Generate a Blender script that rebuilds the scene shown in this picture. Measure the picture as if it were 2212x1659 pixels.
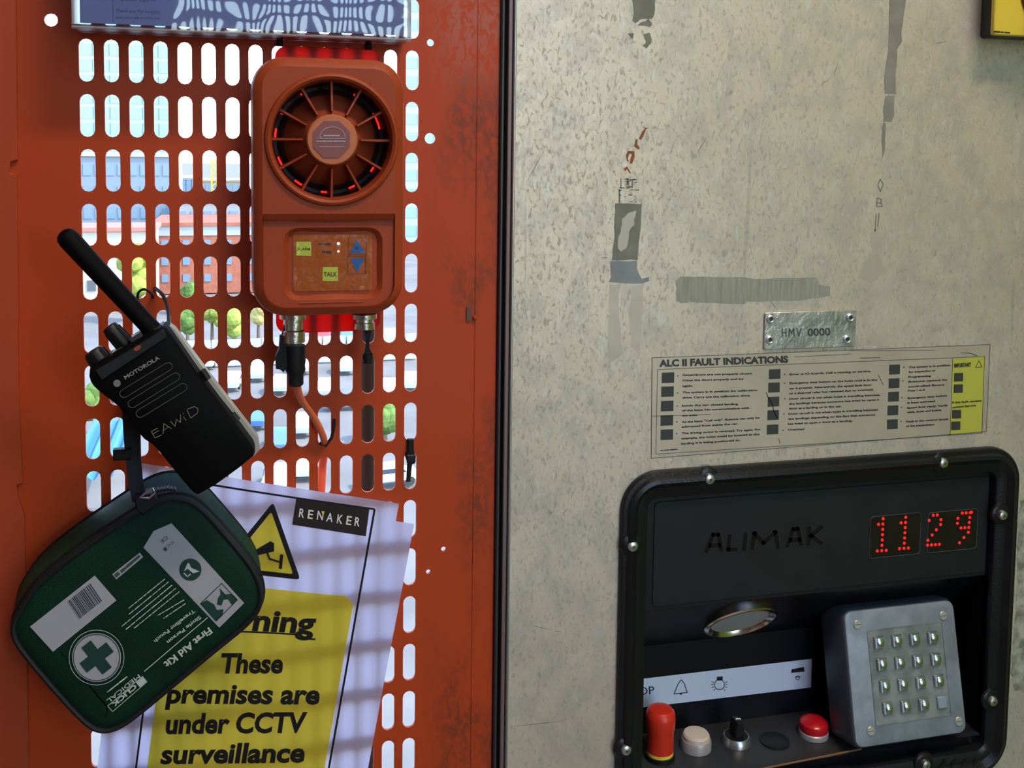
import bpy, bmesh, math, random
from mathutils import Vector, Matrix, noise as mnoise
random.seed(7)
PI = math.pi
S = bpy.context.scene
COL = S.collection
for o in list(bpy.data.objects):
    bpy.data.objects.remove(o)

# ------------------------------------------------------------------ camera
FPX = 2200.0
CAM = Vector((0.10341, -0.71711, -0.05460))
yaw, pit, rol = -0.25135, -0.07138, -0.01245
RM = Matrix.Rotation(yaw, 3, 'Z') @ Matrix.Rotation(pit, 3, 'X') @ Matrix.Rotation(rol, 3, 'Y')
PPX, PPY = 1106.0, 829.5 - 349.5
cd = bpy.data.cameras.new('camera')
cam = bpy.data.objects.new('camera', cd); COL.objects.link(cam)
mw = Matrix((RM.col[0], RM.col[2], -RM.col[1])).transposed().to_4x4(); mw.translation = CAM
cam.matrix_world = mw
cd.sensor_width = 36.0; cd.lens = FPX / 2212 * 36; cd.shift_y = -349.5 / 2212
cd.clip_start = 0.02; cd.clip_end = 3000
S.camera = cam

# ------------------------------------------------------------------ world, sun, exposure
S.view_settings.view_transform = 'Standard'; S.view_settings.look = 'None'
S.view_settings.gamma = 1; S.view_settings.use_curve_mapping = False
S.view_settings.exposure = 1.68
wd = bpy.data.worlds.new('sky'); S.world = wd; wd.use_nodes = True
wn = wd.node_tree.nodes; wl = wd.node_tree.links
sky = wn.new('ShaderNodeTexSky'); sky.sky_type = 'NISHITA'; sky.sun_disc = False
SUN_EL, SUN_AZ = math.radians(48), math.radians(112)   # azimuth from +Y
sky.sun_elevation = SUN_EL; sky.sun_rotation = SUN_AZ
sky.air_density = 1.1; sky.dust_density = 1.0; sky.ozone_density = 2.2
bg = wn['Background']; bg.inputs['Strength'].default_value = 0.32
wl.new(sky.outputs[0], bg.inputs['Color'])
sl = bpy.data.lights.new('sun', 'SUN'); sl.energy = 1.7; sl.angle = math.radians(1.5); sl.color = (1, .95, .87)
so = bpy.data.objects.new('sun', sl); COL.objects.link(so)
sd = Vector((math.sin(SUN_AZ) * math.cos(SUN_EL), math.cos(SUN_AZ) * math.cos(SUN_EL), math.sin(SUN_EL)))
so.rotation_euler = sd.to_track_quat('Z', 'Y').to_euler(); so.location = sd * 50

al = bpy.data.lights.new('warm_fill_light', 'AREA'); al.shape = 'RECTANGLE'; al.size = .6; al.size_y = .16; al.energy = 6.5; al.color = (1, .80, .58)  # warm fill added to brighten gate and steel, no known fixture there
ao = bpy.data.objects.new('warm_fill_light', al); COL.objects.link(ao); ao.location = (.66, -.80, 1.28)

# ------------------------------------------------------------------ measuring helpers
def ray(px, py):
    return RM @ Vector(((px - PPX) / FPX, 1.0, -(py - PPY) / FPX))
def at(px, py, c=0.0):
    """(a, b) on the plane parallel to the door wall, c metres in front of it"""
    d = ray(px, py); t = (-c - CAM.y) / d.y; p = CAM + d * t
    return p.x, p.z
def onz(px, py, z):
    d = ray(px, py); t = (z - CAM.z) / d.z; p = CAM + d * t
    return p.x, -p.y
def far(px, py, y):
    d = ray(px, py); t = (y - CAM.y) / d.y; return CAM + d * t
GZ = -25.0
def gp(px, py):
    d = ray(px, py); t = (GZ - CAM.z) / d.z; return CAM + d * t

# ------------------------------------------------------------------ materials
MC = {}
def mat(name, col, rough=.5, metal=0., noise=0., nscale=30., bump=0., bscale=200., emit=None, trans=0., alpha=1., spec=.5, coat=0., ndetail=4, ncol=None, sx=1., sz=1.):
    if name in MC: return MC[name]
    m = bpy.data.materials.new(name); m.use_nodes = True
    N = m.node_tree.nodes; L = m.node_tree.links; P = N['Principled BSDF']
    P.inputs['Base Color'].default_value = (*col, 1); P.inputs['Roughness'].default_value = rough
    P.inputs['Metallic'].default_value = metal; P.inputs['Specular IOR Level'].default_value = spec
    P.inputs['Transmission Weight'].default_value = trans; P.inputs['Coat Weight'].default_value = coat
    P.inputs['Alpha'].default_value = alpha
    if emit:
        P.inputs['Emission Color'].default_value = (*emit[:3], 1); P.inputs['Emission Strength'].default_value = emit[3]
    if noise or bump:
        tc = N.new('ShaderNodeTexCoord'); mp = N.new('ShaderNodeMapping'); mp.inputs['Scale'].default_value = (sx, 1, sz)
        L.new(tc.outputs['Object'], mp.inputs[0])
    if noise:
        t = N.new('ShaderNodeTexNoise'); t.inputs['Scale'].default_value = nscale; t.inputs['Detail'].default_value = ndetail
        L.new(mp.outputs[0], t.inputs['Vector'])
        r = N.new('ShaderNodeValToRGB'); c2 = ncol or tuple(x * (1 - noise) for x in col)
        r.color_ramp.elements[0].position = .38; r.color_ramp.elements[0].color = (*c2, 1)
        r.color_ramp.elements[1].position = .62; r.color_ramp.elements[1].color = (*col, 1)
        L.new(t.outputs['Fac'], r.inputs[0]); L.new(r.outputs[0], P.inputs['Base Color'])
    if bump:
        t = N.new('ShaderNodeTexNoise'); t.inputs['Scale'].default_value = bscale; t.inputs['Detail'].default_value = 3
        L.new(mp.outputs[0], t.inputs['Vector'])
        b = N.new('ShaderNodeBump'); b.inputs['Strength'].default_value = bump; b.inputs['Distance'].default_value = .002
        L.new(t.outputs['Fac'], b.inputs['Height']); L.new(b.outputs[0], P.inputs['Normal'])
    MC[name] = m
    return m

def steel_material():
    m = bpy.data.materials.new('worn_steel'); m.use_nodes = True
    N = m.node_tree.nodes; L = m.node_tree.links; P = N['Principled BSDF']
    tc = N.new('ShaderNodeTexCoord')
    def mapn(s):
        mp = N.new('ShaderNodeMapping'); mp.inputs['Scale'].default_value = s; L.new(tc.outputs['Object'], mp.inputs[0]); return mp
    def ramp(src, p0, c0, p1, c1):
        r = N.new('ShaderNodeValToRGB'); e = r.color_ramp.elements
        e[0].position = p0; e[0].color = (c0, c0, c0, 1); e[1].position = p1; e[1].color = (c1, c1, c1, 1)
        L.new(src, r.inputs[0]); return r.outputs[0]
    def noi(mp, s, d=4, dist=0.):
        n = N.new('ShaderNodeTexNoise'); n.inputs['Scale'].default_value = s; n.inputs['Detail'].default_value = d; n.inputs['Distortion'].default_value = dist
        L.new(mp.outputs[0], n.inputs['Vector']); return n.outputs['Fac']
    def mul(a, b):
        x = N.new('ShaderNodeMath'); x.operation = 'MULTIPLY'; L.new(a, x.inputs[0]); L.new(b, x.inputs[1]); return x.outputs[0]
    def mix(fac, a, b):
        x = N.new('ShaderNodeMix'); x.data_type = 'RGBA'
        L.new(fac, x.inputs[0])
        for k, v in ((6, a), (7, b)):
            if isinstance(v, tuple): x.inputs[k].default_value = (*v, 1)
            else: L.new(v, x.inputs[k])
        return x.outputs[2]
    big = noi(mapn((1, 1, 1)), 5, 3)
    base = mix(ramp(big, .35, 0, .65, 1), (.62, .53, .42), (.68, .60, .49))
    mid = noi(mapn((1, 1, .8)), 42, 5, .6)
    base = mix(ramp(mid, .40, .45, .56, 0), base, (.44, .42, .38))
    crk = noi(mapn((1.8, 1, 1.0)), 200, 5, .8)          # crazed grain with a vertical lay
    base = mix(ramp(crk, .34, .6, .46, 0), base, (.33, .325, .295))
    lite = noi(mapn((1.8, 1, .7)), 130, 4, 1.0)
    base = mix(ramp(lite, .56, 0, .68, .6), base, (.66, .65, .62))
    sp = noi(mapn((1.2, 1, .6)), 95, 2, .3)
    base = mix(ramp(sp, .72, 0, .76, .5), base, (.20, .20, .19))
    scr = noi(mapn((1.0, 1, .035)), 110, 2)             # long fine scratches
    base = mix(ramp(scr, .69, 0, .72, .35), base, (.30, .30, .28))
    L.new(base, P.inputs['Base Color'])
    P.inputs['Metallic'].default_value = .55
    L.new(ramp(crk, .35, .62, .6, .42), P.inputs['Roughness'])
    b = N.new('ShaderNodeBump'); b.inputs['Strength'].default_value = .12; b.inputs['Distance'].default_value = .0006
    L.new(crk, b.inputs['Height']); L.new(b.outputs[0], P.inputs['Normal'])
    return m

def paint_material(name, col, dirt, scuff, amount=.5):
    m = bpy.data.materials.new(name); m.use_nodes = True
    N = m.node_tree.nodes; L = m.node_tree.links; P = N['Principled BSDF']
    tc = N.new('ShaderNodeTexCoord')
    mp = N.new('ShaderNodeMapping'); mp.inputs['Scale'].default_value = (1.4, 1, .8); L.new(tc.outputs['Object'], mp.inputs[0])
    n1 = N.new('ShaderNodeTexNoise'); n1.inputs['Scale'].default_value = 14; n1.inputs['Detail'].default_value = 4; L.new(mp.outputs[0], n1.inputs[0])
    n2 = N.new('ShaderNodeTexNoise'); n2.inputs['Scale'].default_value = 150; n2.inputs['Detail'].default_value = 5; n2.inputs['Distortion'].default_value = .8; L.new(mp.outputs[0], n2.inputs[0])
    def rp(src, p0, c0, p1, c1):
        r = N.new('ShaderNodeValToRGB'); e = r.color_ramp.elements
        e[0].position = p0; e[0].color = (c0,) * 3 + (1,); e[1].position = p1; e[1].color = (c1,) * 3 + (1,)
        L.new(src, r.inputs[0]); return r.outputs[0]
    # the grime sits on the solid right-hand stile of the leaf
    sx = N.new('ShaderNodeSeparateXYZ'); L.new(tc.outputs['Object'], sx.inputs[0])
    g = N.new('ShaderNodeMapRange'); g.inputs[1].default_value = .222; g.inputs[2].default_value = .245; L.new(sx.outputs[0], g.inputs[0])
    a = N.new('ShaderNodeMath'); a.operation = 'MULTIPLY'; L.new(rp(n1.outputs[0], .45, 0, .6, amount), a.inputs[0]); L.new(g.outputs[0], a.inputs[1])
    a2 = N.new('ShaderNodeMath'); a2.operation = 'MULTIPLY'; L.new(a.outputs[0], a2.inputs[0]); L.new(rp(n2.outputs[0], .38, .15, .60, 1), a2.inputs[1])
    x = N.new('ShaderNodeMix'); x.data_type = 'RGBA'; x.inputs[6].default_value = (*col, 1); x.inputs[7].default_value = (*dirt, 1)
    L.new(a2.outputs[0], x.inputs[0])
    zz = N.new('ShaderNodeMapRange'); zz.inputs[1].default_value = -.03; zz.inputs[2].default_value = .03; L.new(sx.outputs[2], zz.inputs[0])
    b1 = N.new('ShaderNodeMath'); b1.operation = 'MULTIPLY'; L.new(zz.outputs[0], b1.inputs[0]); L.new(g.outputs[0], b1.inputs[1])
    b2 = N.new('ShaderNodeMath'); b2.operation = 'MULTIPLY'; L.new(b1.outputs[0], b2.inputs[0]); L.new(rp(n2.outputs[0], .42, 0, .55, .6), b2.inputs[1])
    y = N.new('ShaderNodeMix'); y.data_type = 'RGBA'; L.new(x.outputs[2], y.inputs[6]); y.inputs[7].default_value = (*scuff, 1); L.new(b2.outputs[0], y.inputs[0])
    L.new(y.outputs[2], P.inputs['Base Color'])
    P.inputs['Roughness'].default_value = .5; P.inputs['Specular IOR Level'].default_value = .3
    b = N.new('ShaderNodeBump'); b.inputs['Strength'].default_value = .08; b.inputs['Distance'].default_value = .0005
    L.new(n2.outputs[0], b.inputs['Height']); L.new(b.outputs[0], P.inputs['Normal'])
    return m

def translucent(name, col, tcol, fac=.5, rough=.4):
    m = bpy.data.materials.new(name); m.use_nodes = True
    N = m.node_tree.nodes; L = m.node_tree.links; P = N['Principled BSDF']
    P.inputs['Base Color'].default_value = (*col, 1); P.inputs['Roughness'].default_value = rough
    t = N.new('ShaderNodeBsdfTranslucent'); t.inputs[0].default_value = (*tcol, 1)
    x = N.new('ShaderNodeMixShader'); x.inputs[0].default_value = fac
    L.new(P.outputs[0], x.inputs[1]); L.new(t.outputs[0], x.inputs[2]); L.new(x.outputs[0], N['Material Output'].inputs[0])
    MC[name] = m
    return m

def film_glass(name, tint=(1, 1, 1), rough=.02, wav=0., reflect=1.0):
    """thin clear sheet: mostly passes light straight through, reflects by Fresnel"""
    m = bpy.data.materials.new(name); m.use_nodes = True
    N = m.node_tree.nodes; L = m.node_tree.links; N.remove(N['Principled BSDF'])
    t = N.new('ShaderNodeBsdfTransparent'); t.inputs[0].default_value = (*tint, 1)
    g = N.new('ShaderNodeBsdfGlossy'); g.inputs['Roughness'].default_value = rough
    f = N.new('ShaderNodeFresnel'); f.inputs[0].default_value = 1.5
    k = N.new('ShaderNodeMath'); k.operation = 'MULTIPLY'; k.inputs[1].default_value = reflect; k.use_clamp = True
    L.new(f.outputs[0], k.inputs[0])
    if wav:
        tc = N.new('ShaderNodeTexCoord'); n = N.new('ShaderNodeTexNoise'); n.inputs['Scale'].default_value = 22; n.inputs['Detail'].default_value = 1
        b = N.new('ShaderNodeBump'); b.inputs['Strength'].default_value = wav; b.inputs['Distance'].default_value = .004
        L.new(tc.outputs['Object'], n.inputs[0]); L.new(n.outputs[0], b.inputs['Height']); L.new(b.outputs[0], g.inputs['Normal'])
    x = N.new('ShaderNodeMixShader'); L.new(k.outputs[0], x.inputs[0]); L.new(t.outputs[0], x.inputs[1]); L.new(g.outputs[0], x.inputs[2])
    L.new(x.outputs[0], N['Material Output'].inputs[0])
    return m

M_DOOR = paint_material('orange_door_paint', (.43, .048, .006), (.15, .034, .015), (.38, .13, .10), .75)
M_STEEL = steel_material()
M_BLACK = mat('black_plastic', (.006, .006, .007), .45, bump=.1, bscale=900, spec=.35)
M_BLACKM = mat('matt_black', (.005, .005, .006), .62, spec=.3)
M_RUB = mat('black_rubber', (.008, .008, .010), .55, spec=.3)
M_INK = mat('black_ink', (.012, .012, .012), .6)
M_WHITE = mat('white_print', (.78, .78, .80), .5)
M_CHROME = mat('bright_metal', (.62, .60, .56), .28, 1, bump=.2, bscale=400)
M_ZINC = mat('zinc_screw', (.60, .62, .62), .35, 1)
M_HORN = mat('orange_housing', (.33, .048, .011), .52, spec=.3, noise=.12, nscale=12, bump=.05, bscale=700)
M_HORNDK = mat('orange_cone_shaded', (.28, .042, .011), .55)  # darker copy of the housing orange, shade put into the cone colour
M_REDT = translucent('red_translucent', (.40, .008, .005), (1.0, .035, .018), .62)
M_YEL = mat('yellow_print', (.75, .60, .06), .45)

# ------------------------------------------------------------------ frames and mesh builders
class Fr:
    def __init__(s, O, X, Y, Z=None):
        s.O = Vector(O); s.X = Vector(X).normalized(); s.Z = (Vector(Z).normalized() if Z is not None else Vector(X).cross(Vector(Y)).normalized()); s.Y = s.Z.cross(s.X).normalized()
    def P(s, a, b, c=0.): return s.O + s.X * a + s.Y * b + s.Z * c
    def px(s, x, y, c=0.):
        """pixel measured on this frame's plane at height c -> local (a, b)"""
        d = ray(x, y); o = s.O + s.Z * c
        t = (o - CAM).dot(s.Z) / d.dot(s.Z); p = CAM + d * t - s.O
        return p.dot(s.X), p.dot(s.Y)
WALL = Fr((0, 0, 0), (1, 0, 0), (0, 0, 1), (0, -1, 0))

class MB:
    def __init__(s, fr=WALL): s.v = []; s.f = []; s.fr = fr; s.mi = []
    def add(s, pts, faces, world=False):
        n = len(s.v); s.v += [Vector(p) if world else s.fr.P(*p) for p in pts]
        s.f += [tuple(n + i for i in f) for f in faces]; return s
    def slab(s, poly, rings, cap0=True, cap1=True, world=False):
        n = len(poly); pts = []
        for ins, c in rings:
            q = inset(poly, ins) if abs(ins) > 1e-9 else poly
            pts += [(p[0], p[1], c) for p in q]
        fs = []
        for k in range(len(rings) - 1):
            for i in range(n):
                j = (i + 1) % n; fs.append((k * n + i, k * n + j, (k + 1) * n + j, (k + 1) * n + i))
        if cap0: fs.append(tuple(range(n - 1, -1, -1)))
        if cap1: fs.append(tuple((len(rings) - 1) * n + i for i in range(n)))
        return s.add(pts, fs)
    def box(s, a0, a1, b0, b1, c0, c1, r=0.):
        if r: return s.slab([(a0, b0), (a1, b0), (a1, b1), (a0, b1)], [(r, c0), (0, c0 + r), (0, c1 - r), (r, c1)])
        return s.slab([(a0, b0), (a1, b0), (a1, b1), (a0, b1)], [(0, c0), (0, c1)])
    def lathe(s, ctr, prof, n=28, axis='c', cap0=True, cap1=True, sy=1.):
        """prof: (radius, height along the axis)"""
        pts = []
        for r, h in prof:
            for i in range(n):
                t = 2 * PI * i / n; x, y = r * math.cos(t), r * math.sin(t) * sy
                pts.append((ctr[0] + x, ctr[1] + y, ctr[2] + h) if axis == 'c' else (ctr[0] + x, ctr[1] + h, ctr[2] - y))
        fs = []
        for k in range(len(prof) - 1):
            for i in range(n):
                j = (i + 1) % n; fs.append((k * n + i, k * n + j, (k + 1) * n + j, (k + 1) * n + i))
        if cap0: fs.append(tuple(range(n - 1, -1, -1)))
        if cap1: fs.append(tuple((len(prof) - 1) * n + i for i in range(n)))
        return s.add(pts, fs)
    def tube(s, path, rad, n=8, closed=False, flat=1., world=False, cap=True):
        P_ = [Vector(p) if world else s.fr.P(*p) for p in path]; m = len(P_)
        rr_ = rad if isinstance(rad, (list, tuple)) else [rad] * m
        pts = []; up = None
        for i in range(m):
            a = P_[(i - 1) % m] if (closed or i > 0) else P_[i]; b = P_[(i + 1) % m] if (closed or i < m - 1) else P_[i]
            t = (b - a).normalized() if (b - a).length > 1e-9 else Vector((0, 0, 1))
            if up is None:
                up = s.fr.Z - t * s.fr.Z.dot(t)
                if up.length < .1: up = s.fr.X - t * s.fr.X.dot(t)
            up = (up - t * up.dot(t)).normalized(); w = t.cross(up)
            for k in range(n):
                q = 2 * PI * k / n; pts.append(P_[i] + w * math.cos(q) * rr_[i] + up * math.sin(q) * rr_[i] * flat)
        fs = []
        for i in range(m if closed else m - 1):
            j = (i + 1) % m
            for k in range(n):
                l = (k + 1) % n; fs.append((i * n + k, i * n + l, j * n + l, j * n + k))
        if cap and not closed: fs += [tuple(range(n - 1, -1, -1)), tuple((m - 1) * n + k for k in range(n))]
        return s.add(pts, fs, world=True)
    def build(s, name, m, parent=None, smooth=True, label=None, ang=.6):
        me = bpy.data.meshes.new(name)
        L0 = parent_loc(parent)
        me.from_pydata([tuple(v - L0) for v in s.v], [], s.f)
        bm = bmesh.new(); bm.from_mesh(me); bmesh.ops.recalc_face_normals(bm, faces=bm.faces); bm.to_mesh(me); bm.free()
        if smooth:
            me.shade_smooth(); me.set_sharp_from_angle(angle=ang)
        o = bpy.data.objects.new(name, me); COL.objects.link(o)
        me.materials.append(m)
        if parent is not None: o.parent = parent
        if label: o['label'] = label
        return o
def parent_loc(p):
    L = Vector((0, 0, 0))
    while p is not None: L = L + Vector(p.location); p = p.parent
    return L
def inset(poly, d):
    n = len(poly); out = []
    for i in range(n):
        p0, p1, p2 = Vector(poly[i - 1][:2]), Vector(poly[i][:2]), Vector(poly[(i + 1) % n][:2])
        e1 = (p1 - p0); e2 = (p2 - p1)
        if e1.length < 1e-9 or e2.length < 1e-9: out.append(tuple(p1)); continue
        e1.normalize(); e2.normalize()
        n1 = Vector((-e1.y, e1.x)); n2 = Vector((-e2.y, e2.x)); m = n1 + n2
        if m.length < 1e-6: m = n1
        m.normalize(); k = max(.4, m.dot(n1)); out.append(tuple(p1 + m * (d / k)))
    return out
def rrect(a0, a1, b0, b1, r, n=6):
    out = []
    for cx, cy, t0 in ((a1 - r, b0 + r, -90), (a1 - r, b1 - r, 0), (a0 + r, b1 - r, 90), (a0 + r, b0 + r, 180)):
        for i in range(n + 1):
            t = math.radians(t0 + 90 * i / n); out.append((cx + r * math.cos(t), cy + r * math.sin(t)))
    return out
def ccw(poly):
    A = sum(poly[i - 1][0] * poly[i][1] - poly[i][0] * poly[i - 1][1] for i in range(len(poly)))
    return poly if A > 0 else poly[::-1]
def smooth_poly(pts, it=2):
    for _ in range(it):
        q = []
        for i in range(len(pts)):
            a, b = Vector(pts[i]), Vector(pts[(i + 1) % len(pts)])
            q += [tuple(a * .75 + b * .25), tuple(a * .25 + b * .75)]
        pts = q
    return pts
def circ(cx, cy, r, n=24, ry=None):
    return [(cx + r * math.cos(2 * PI * i / n), cy + (ry or r) * math.sin(2 * PI * i / n)) for i in range(n)]
def thing(name, label, cat, loc, group=None):
    o = bpy.data.objects.new(name, None); COL.objects.link(o); o.location = loc; o.empty_display_size = .02
    o['label'] = label; o['category'] = cat
    if group: o['group'] = group
    return o
def tag(o, label, cat, group=None):
    o['label'] = label; o['category'] = cat
    if group: o['group'] = group
    return o
def struct(o): o['kind'] = 'structure'; return o

# flat print built as thin raised shapes: fn maps (px, py) -> world point
TEXTS = {}
def text_mesh(s, bold, shear, spacing):
    k = (s, bold, shear, spacing)
    if k in TEXTS: return TEXTS[k]
    cu = bpy.data.curves.new('t', 'FONT'); cu.body = s; cu.offset = bold; cu.shear = shear; cu.space_character = spacing; cu.resolution_u = 3; cu.size = 1
    ob = bpy.data.objects.new('t', cu); COL.objects.link(ob)
    me = bpy.data.meshes.new_from_object(ob.evaluated_get(bpy.context.evaluated_depsgraph_get()))
    vs = [tuple(v.co) for v in me.vertices]; fs = [tuple(p.vertices) for p in me.polygons]
    bpy.data.objects.remove(ob); bpy.data.curves.remove(cu); bpy.data.meshes.remove(me)
    TEXTS[k] = (vs, fs); return TEXTS[k]
class Print:
    """collects flat shapes given in photograph-measured points of a surface and lays them on it"""
    def __init__(s, fn): s.fn = fn; s.v = []; s.f = []
    def poly(s, pts):
        n = len(s.v); s.v += [s.fn(*p) for p in pts]; s.f.append(tuple(range(n, n + len(pts)))); return s
    def line(s, pts, w):
        for i in range(len(pts) - 1):
            a, b = Vector(pts[i]), Vector(pts[i + 1]); d = (b - a)
            if d.length < 1e-6: continue
            d.normalize(); q = Vector((-d.y, d.x)) * w / 2; e = d * w * .3
            s.poly([tuple(a - e + q), tuple(b + e + q), tuple(b + e - q), tuple(a - e - q)])
        return s
    def loop(s, pts, w): return s.line(list(pts) + [pts[0]], w)
    def ring(s, pts, w):
        """outline band of even width without corner gaps"""
        q = inset(ccw(list(pts)), w); p = ccw(list(pts)); n = len(p)
        for i in range(n):
            j = (i + 1) % n; s.poly([p[i], p[j], q[j], q[i]])
        return s
    def text(s, t, x0, y0, x1, y1, h, bold=0.0, shear=0.0, spacing=1.0, flip=1):
        """baseline from (x0,y0) to (x1,y1); h = cap height"""
        vs, fs = text_mesh(t, bold, shear, spacing)
        if not vs: return s
        mnx = min(v[0] for v in vs); mxx = max(v[0] for v in vs)
        cap = .70
        u = Vector((x1 - x0, y1 - y0)); L = u.length; u.normalize(); w = Vector((u.y, -u.x)) * flip
        n = len(s.v)
        for v in vs:
            p = Vector((x0, y0)) + u * ((v[0] - mnx) / (mxx - mnx) * L) + w * (v[1] / cap * h)
            s.v.append(s.fn(p.x, p.y))
        s.f += [tuple(n + i for i in f) for f in fs]
        return s
    def dash(s, x0, y0, x1, y1, w, seed=1):
        """a line of print too small to read: word-length strokes"""
        rnd = random.Random(seed * 7 + int(x0)); a, b = Vector((x0, y0)), Vector((x1, y1)); L = (b - a).length; t = 0.
        while t < L - 1:
            l = min(rnd.uniform(4, 14), L - t); s.line([tuple(a.lerp(b, t / L)), tuple(a.lerp(b, (t + l) / L))], w * rnd.uniform(.8, 1.1)); t += l + rnd.uniform(2, 3.2)
        return s
    def build(s, name, m, parent, label=None):
        me = bpy.data.meshes.new(name); L0 = parent_loc(parent)
        me.from_pydata([tuple(Vector(v) - L0) for v in s.v], [], s.f)
        me.materials.append(m)
        o = bpy.data.objects.new(name, me); COL.objects.link(o); o.parent = parent
        if label: o['label'] = label
        return o
def onplane(c, fr=WALL):
    def fn(x, y):
        a, b = fr.px(x, y, c); return fr.P(a, b, c)
    return fn

# ================================================================== SETTING
DX, DZ = .015275, .03589
HW, HL = .30 * DX, (.39 * DZ - .30 * DX)      # slot half width, straight half length

def ringcell(mb, x0, x1, y0, y1, cx, cy, r, hs, c0, c1):
    hole = []; outer = []
    for k, deg in enumerate((0, 30, 60, 90, 120, 150, 180)):
        t = math.radians(deg); hole.append((cx + r * math.cos(t), cy + hs + r * math.sin(t)))
    ys = min(cy + hs, y1 - 1e-4)
    outer += [(x1, ys), (x1, y1), ((x1 + cx) / 2, y1), (cx, y1), ((x0 + cx) / 2, y1), (x0, y1), (x0, ys)]
    for k, deg in enumerate((180, 210, 240, 270, 300, 330, 360)):
        t = math.radians(deg); hole.append((cx + r * math.cos(t), cy - hs + r * math.sin(t)))
    yb = max(cy - hs, y0 + 1e-4)
    outer += [(x0, yb), (x0, y0), ((x0 + cx) / 2, y0), (cx, y0), ((x1 + cx) / 2, y0), (x1, y0), (x1, yb)]
    n = 14; pts = [(p[0], p[1], c1) for p in outer] + [(p[0], p[1], c1) for p in hole]
    fs = [(i, (i + 1) % n, n + (i + 1) % n, n + i) for i in range(n)]
    if c0 is not None:
        pts += [(p[0], p[1], c0) for p in outer] + [(p[0], p[1], c0) for p in hole]
        fs += [(2 * n + (i + 1) % n, 2 * n + i, 3 * n + i, 3 * n + (i + 1) % n) for i in range(n)]
        fs += [(n + i, n + (i + 1) % n, 3 * n + (i + 1) % n, 3 * n + i) for i in range(n)]
    mb.add(pts, fs)

def make_door():
    root = bpy.data.objects.new('door_1', None); COL.objects.link(root); root['kind'] = 'structure'
    root['label'] = 'orange perforated steel hoist gate with rows of upright slots'
    T = -.002
    mb = MB()
    gx0, gx1 = -.5 * DX, 14.5 * DX
    for j in range(-6, 20):
        for i in range(15):
            cx, cy = i * DX, -j * DZ
            ringcell(mb, cx - DX / 2, cx + DX / 2, cy - DZ / 2, cy + DZ / 2, cx, cy, HW, HL, T, 0)
    btop, bbot = 6.5 * DZ, -19.5 * DZ
    def strip(x0, x1, holes):
        ys = [bbot, btop]; hs = []
        for (px, py, r) in holes:
            a, b = at(px, py); hs.append((a, b, r))
        hs.sort(key=lambda h: h[1]); y = bbot
        for a, b, r in hs:
            mb.add([(x0, y, 0), (x1, y, 0), (x1, b - r * 2, 0), (x0, b - r * 2, 0)], [(0, 1, 2, 3)])
            mb.add([(x0, y, T), (x1, y, T), (x1, b - r * 2, T), (x0, b - r * 2, T)], [(3, 2, 1, 0)])
            ringcell(mb, x0, x1, b - r * 2, b + r * 2, a, b, r, 0, T, 0); y = b + r * 2
        mb.add([(x0, y, 0), (x1, y, 0), (x1, btop, 0), (x0, btop, 0)], [(0, 1, 2, 3)])
        mb.add([(x0, y, T), (x1, y, T), (x1, btop, T), (x0, btop, T)], [(3, 2, 1, 0)])
    strip(gx1, .2605, [(930, 92, .0026), (929, 299, .0039), (958, 1186, .0018), (925, 1235, .0017)])
    strip(-.075, gx0, [(110, 43, .0042)])
    mb.build('perforated_sheet', M_DOOR, root, smooth=False)
    # folded right edge, a touch proud of the sheet
    MB().box(.2604, .2768, bbot, btop, -.02, .0005, .0003).build('edge_fold', M_DOOR, root)
    MB().box(-.075, -.0715, bbot, btop, -.02, -.001).build('edge_fold', M_DOOR, root)
    # small knocked tab with chipped paint
    a, b = at(1012, 678)
    MB().box(a - .0016, a + .0016, b - .005, b + .005, .0003, .0012).build('chipped_tab', mat('bare_chip', (.10, .06, .05), .6), root)
    a, b = at(1025, 686)
    MB().lathe((a, b, 0), [(.0018, 0), (.0018, .0015), (.0008, .0024)], 10).build('weld_blob', M_DOOR, root)
make_door()
# left frame post that laps over the leaf, with its raised edge and notches
def left_post():
    e = [at(36, -40), at(38, 200), at(40, 345), at(24, 350), at(22, 372), at(38, 378), at(42, 690), at(40, 720), at(44, 900), at(50, 1040), at(38, 1045), at(40, 1070), at(54, 1110), at(60, 1400), at(64, 1700)]
    poly = ccw([(-.075, .25)] + [(-.0392, .25)] + [(p[0], p[1]) for p in e] + [(-.0392, -.62), (-.075, -.62)])
    return poly
mb = MB(); mb.slab(left_post(), [(0, .0002), (0, .0028), (.0004, .0032)], cap0=False)
struct(mb.build('trim_1', paint_material('orange_post_paint', (.40, .055, .016), (.1, .05, .03), (.4, .15, .1), .2)))
# vertical joint between door and steel panel
MB0 = MB().slab([(.2772, -.62), (.2797, -.62), (.2797, .25), (.2772, .25)], [(0, -.01), (0, .0035), (.0008, .0045)]); struct(MB0.build('trim_2', mat('seal_rubber', (.03, .034, .042), .35)))
MB0 = MB().box(.2799, .2826, -.62, .25, -.02, -.008); struct(MB0.build('trim_3', M_BLACKM))
MB0 = MB().box(.2828, .2862, -.62, .25, -.02, .002, .0006); struct(MB0.build('trim_4', mat('brown_anodised', (.20, .135, .13), .45, .4)))
MB0 = MB().box(.2864, .2884, -.62, .25, -.02, .0045, .0008); struct(MB0.build('trim_5', mat('edge_steel', (.5, .5, .5), .35, .8)))
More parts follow.
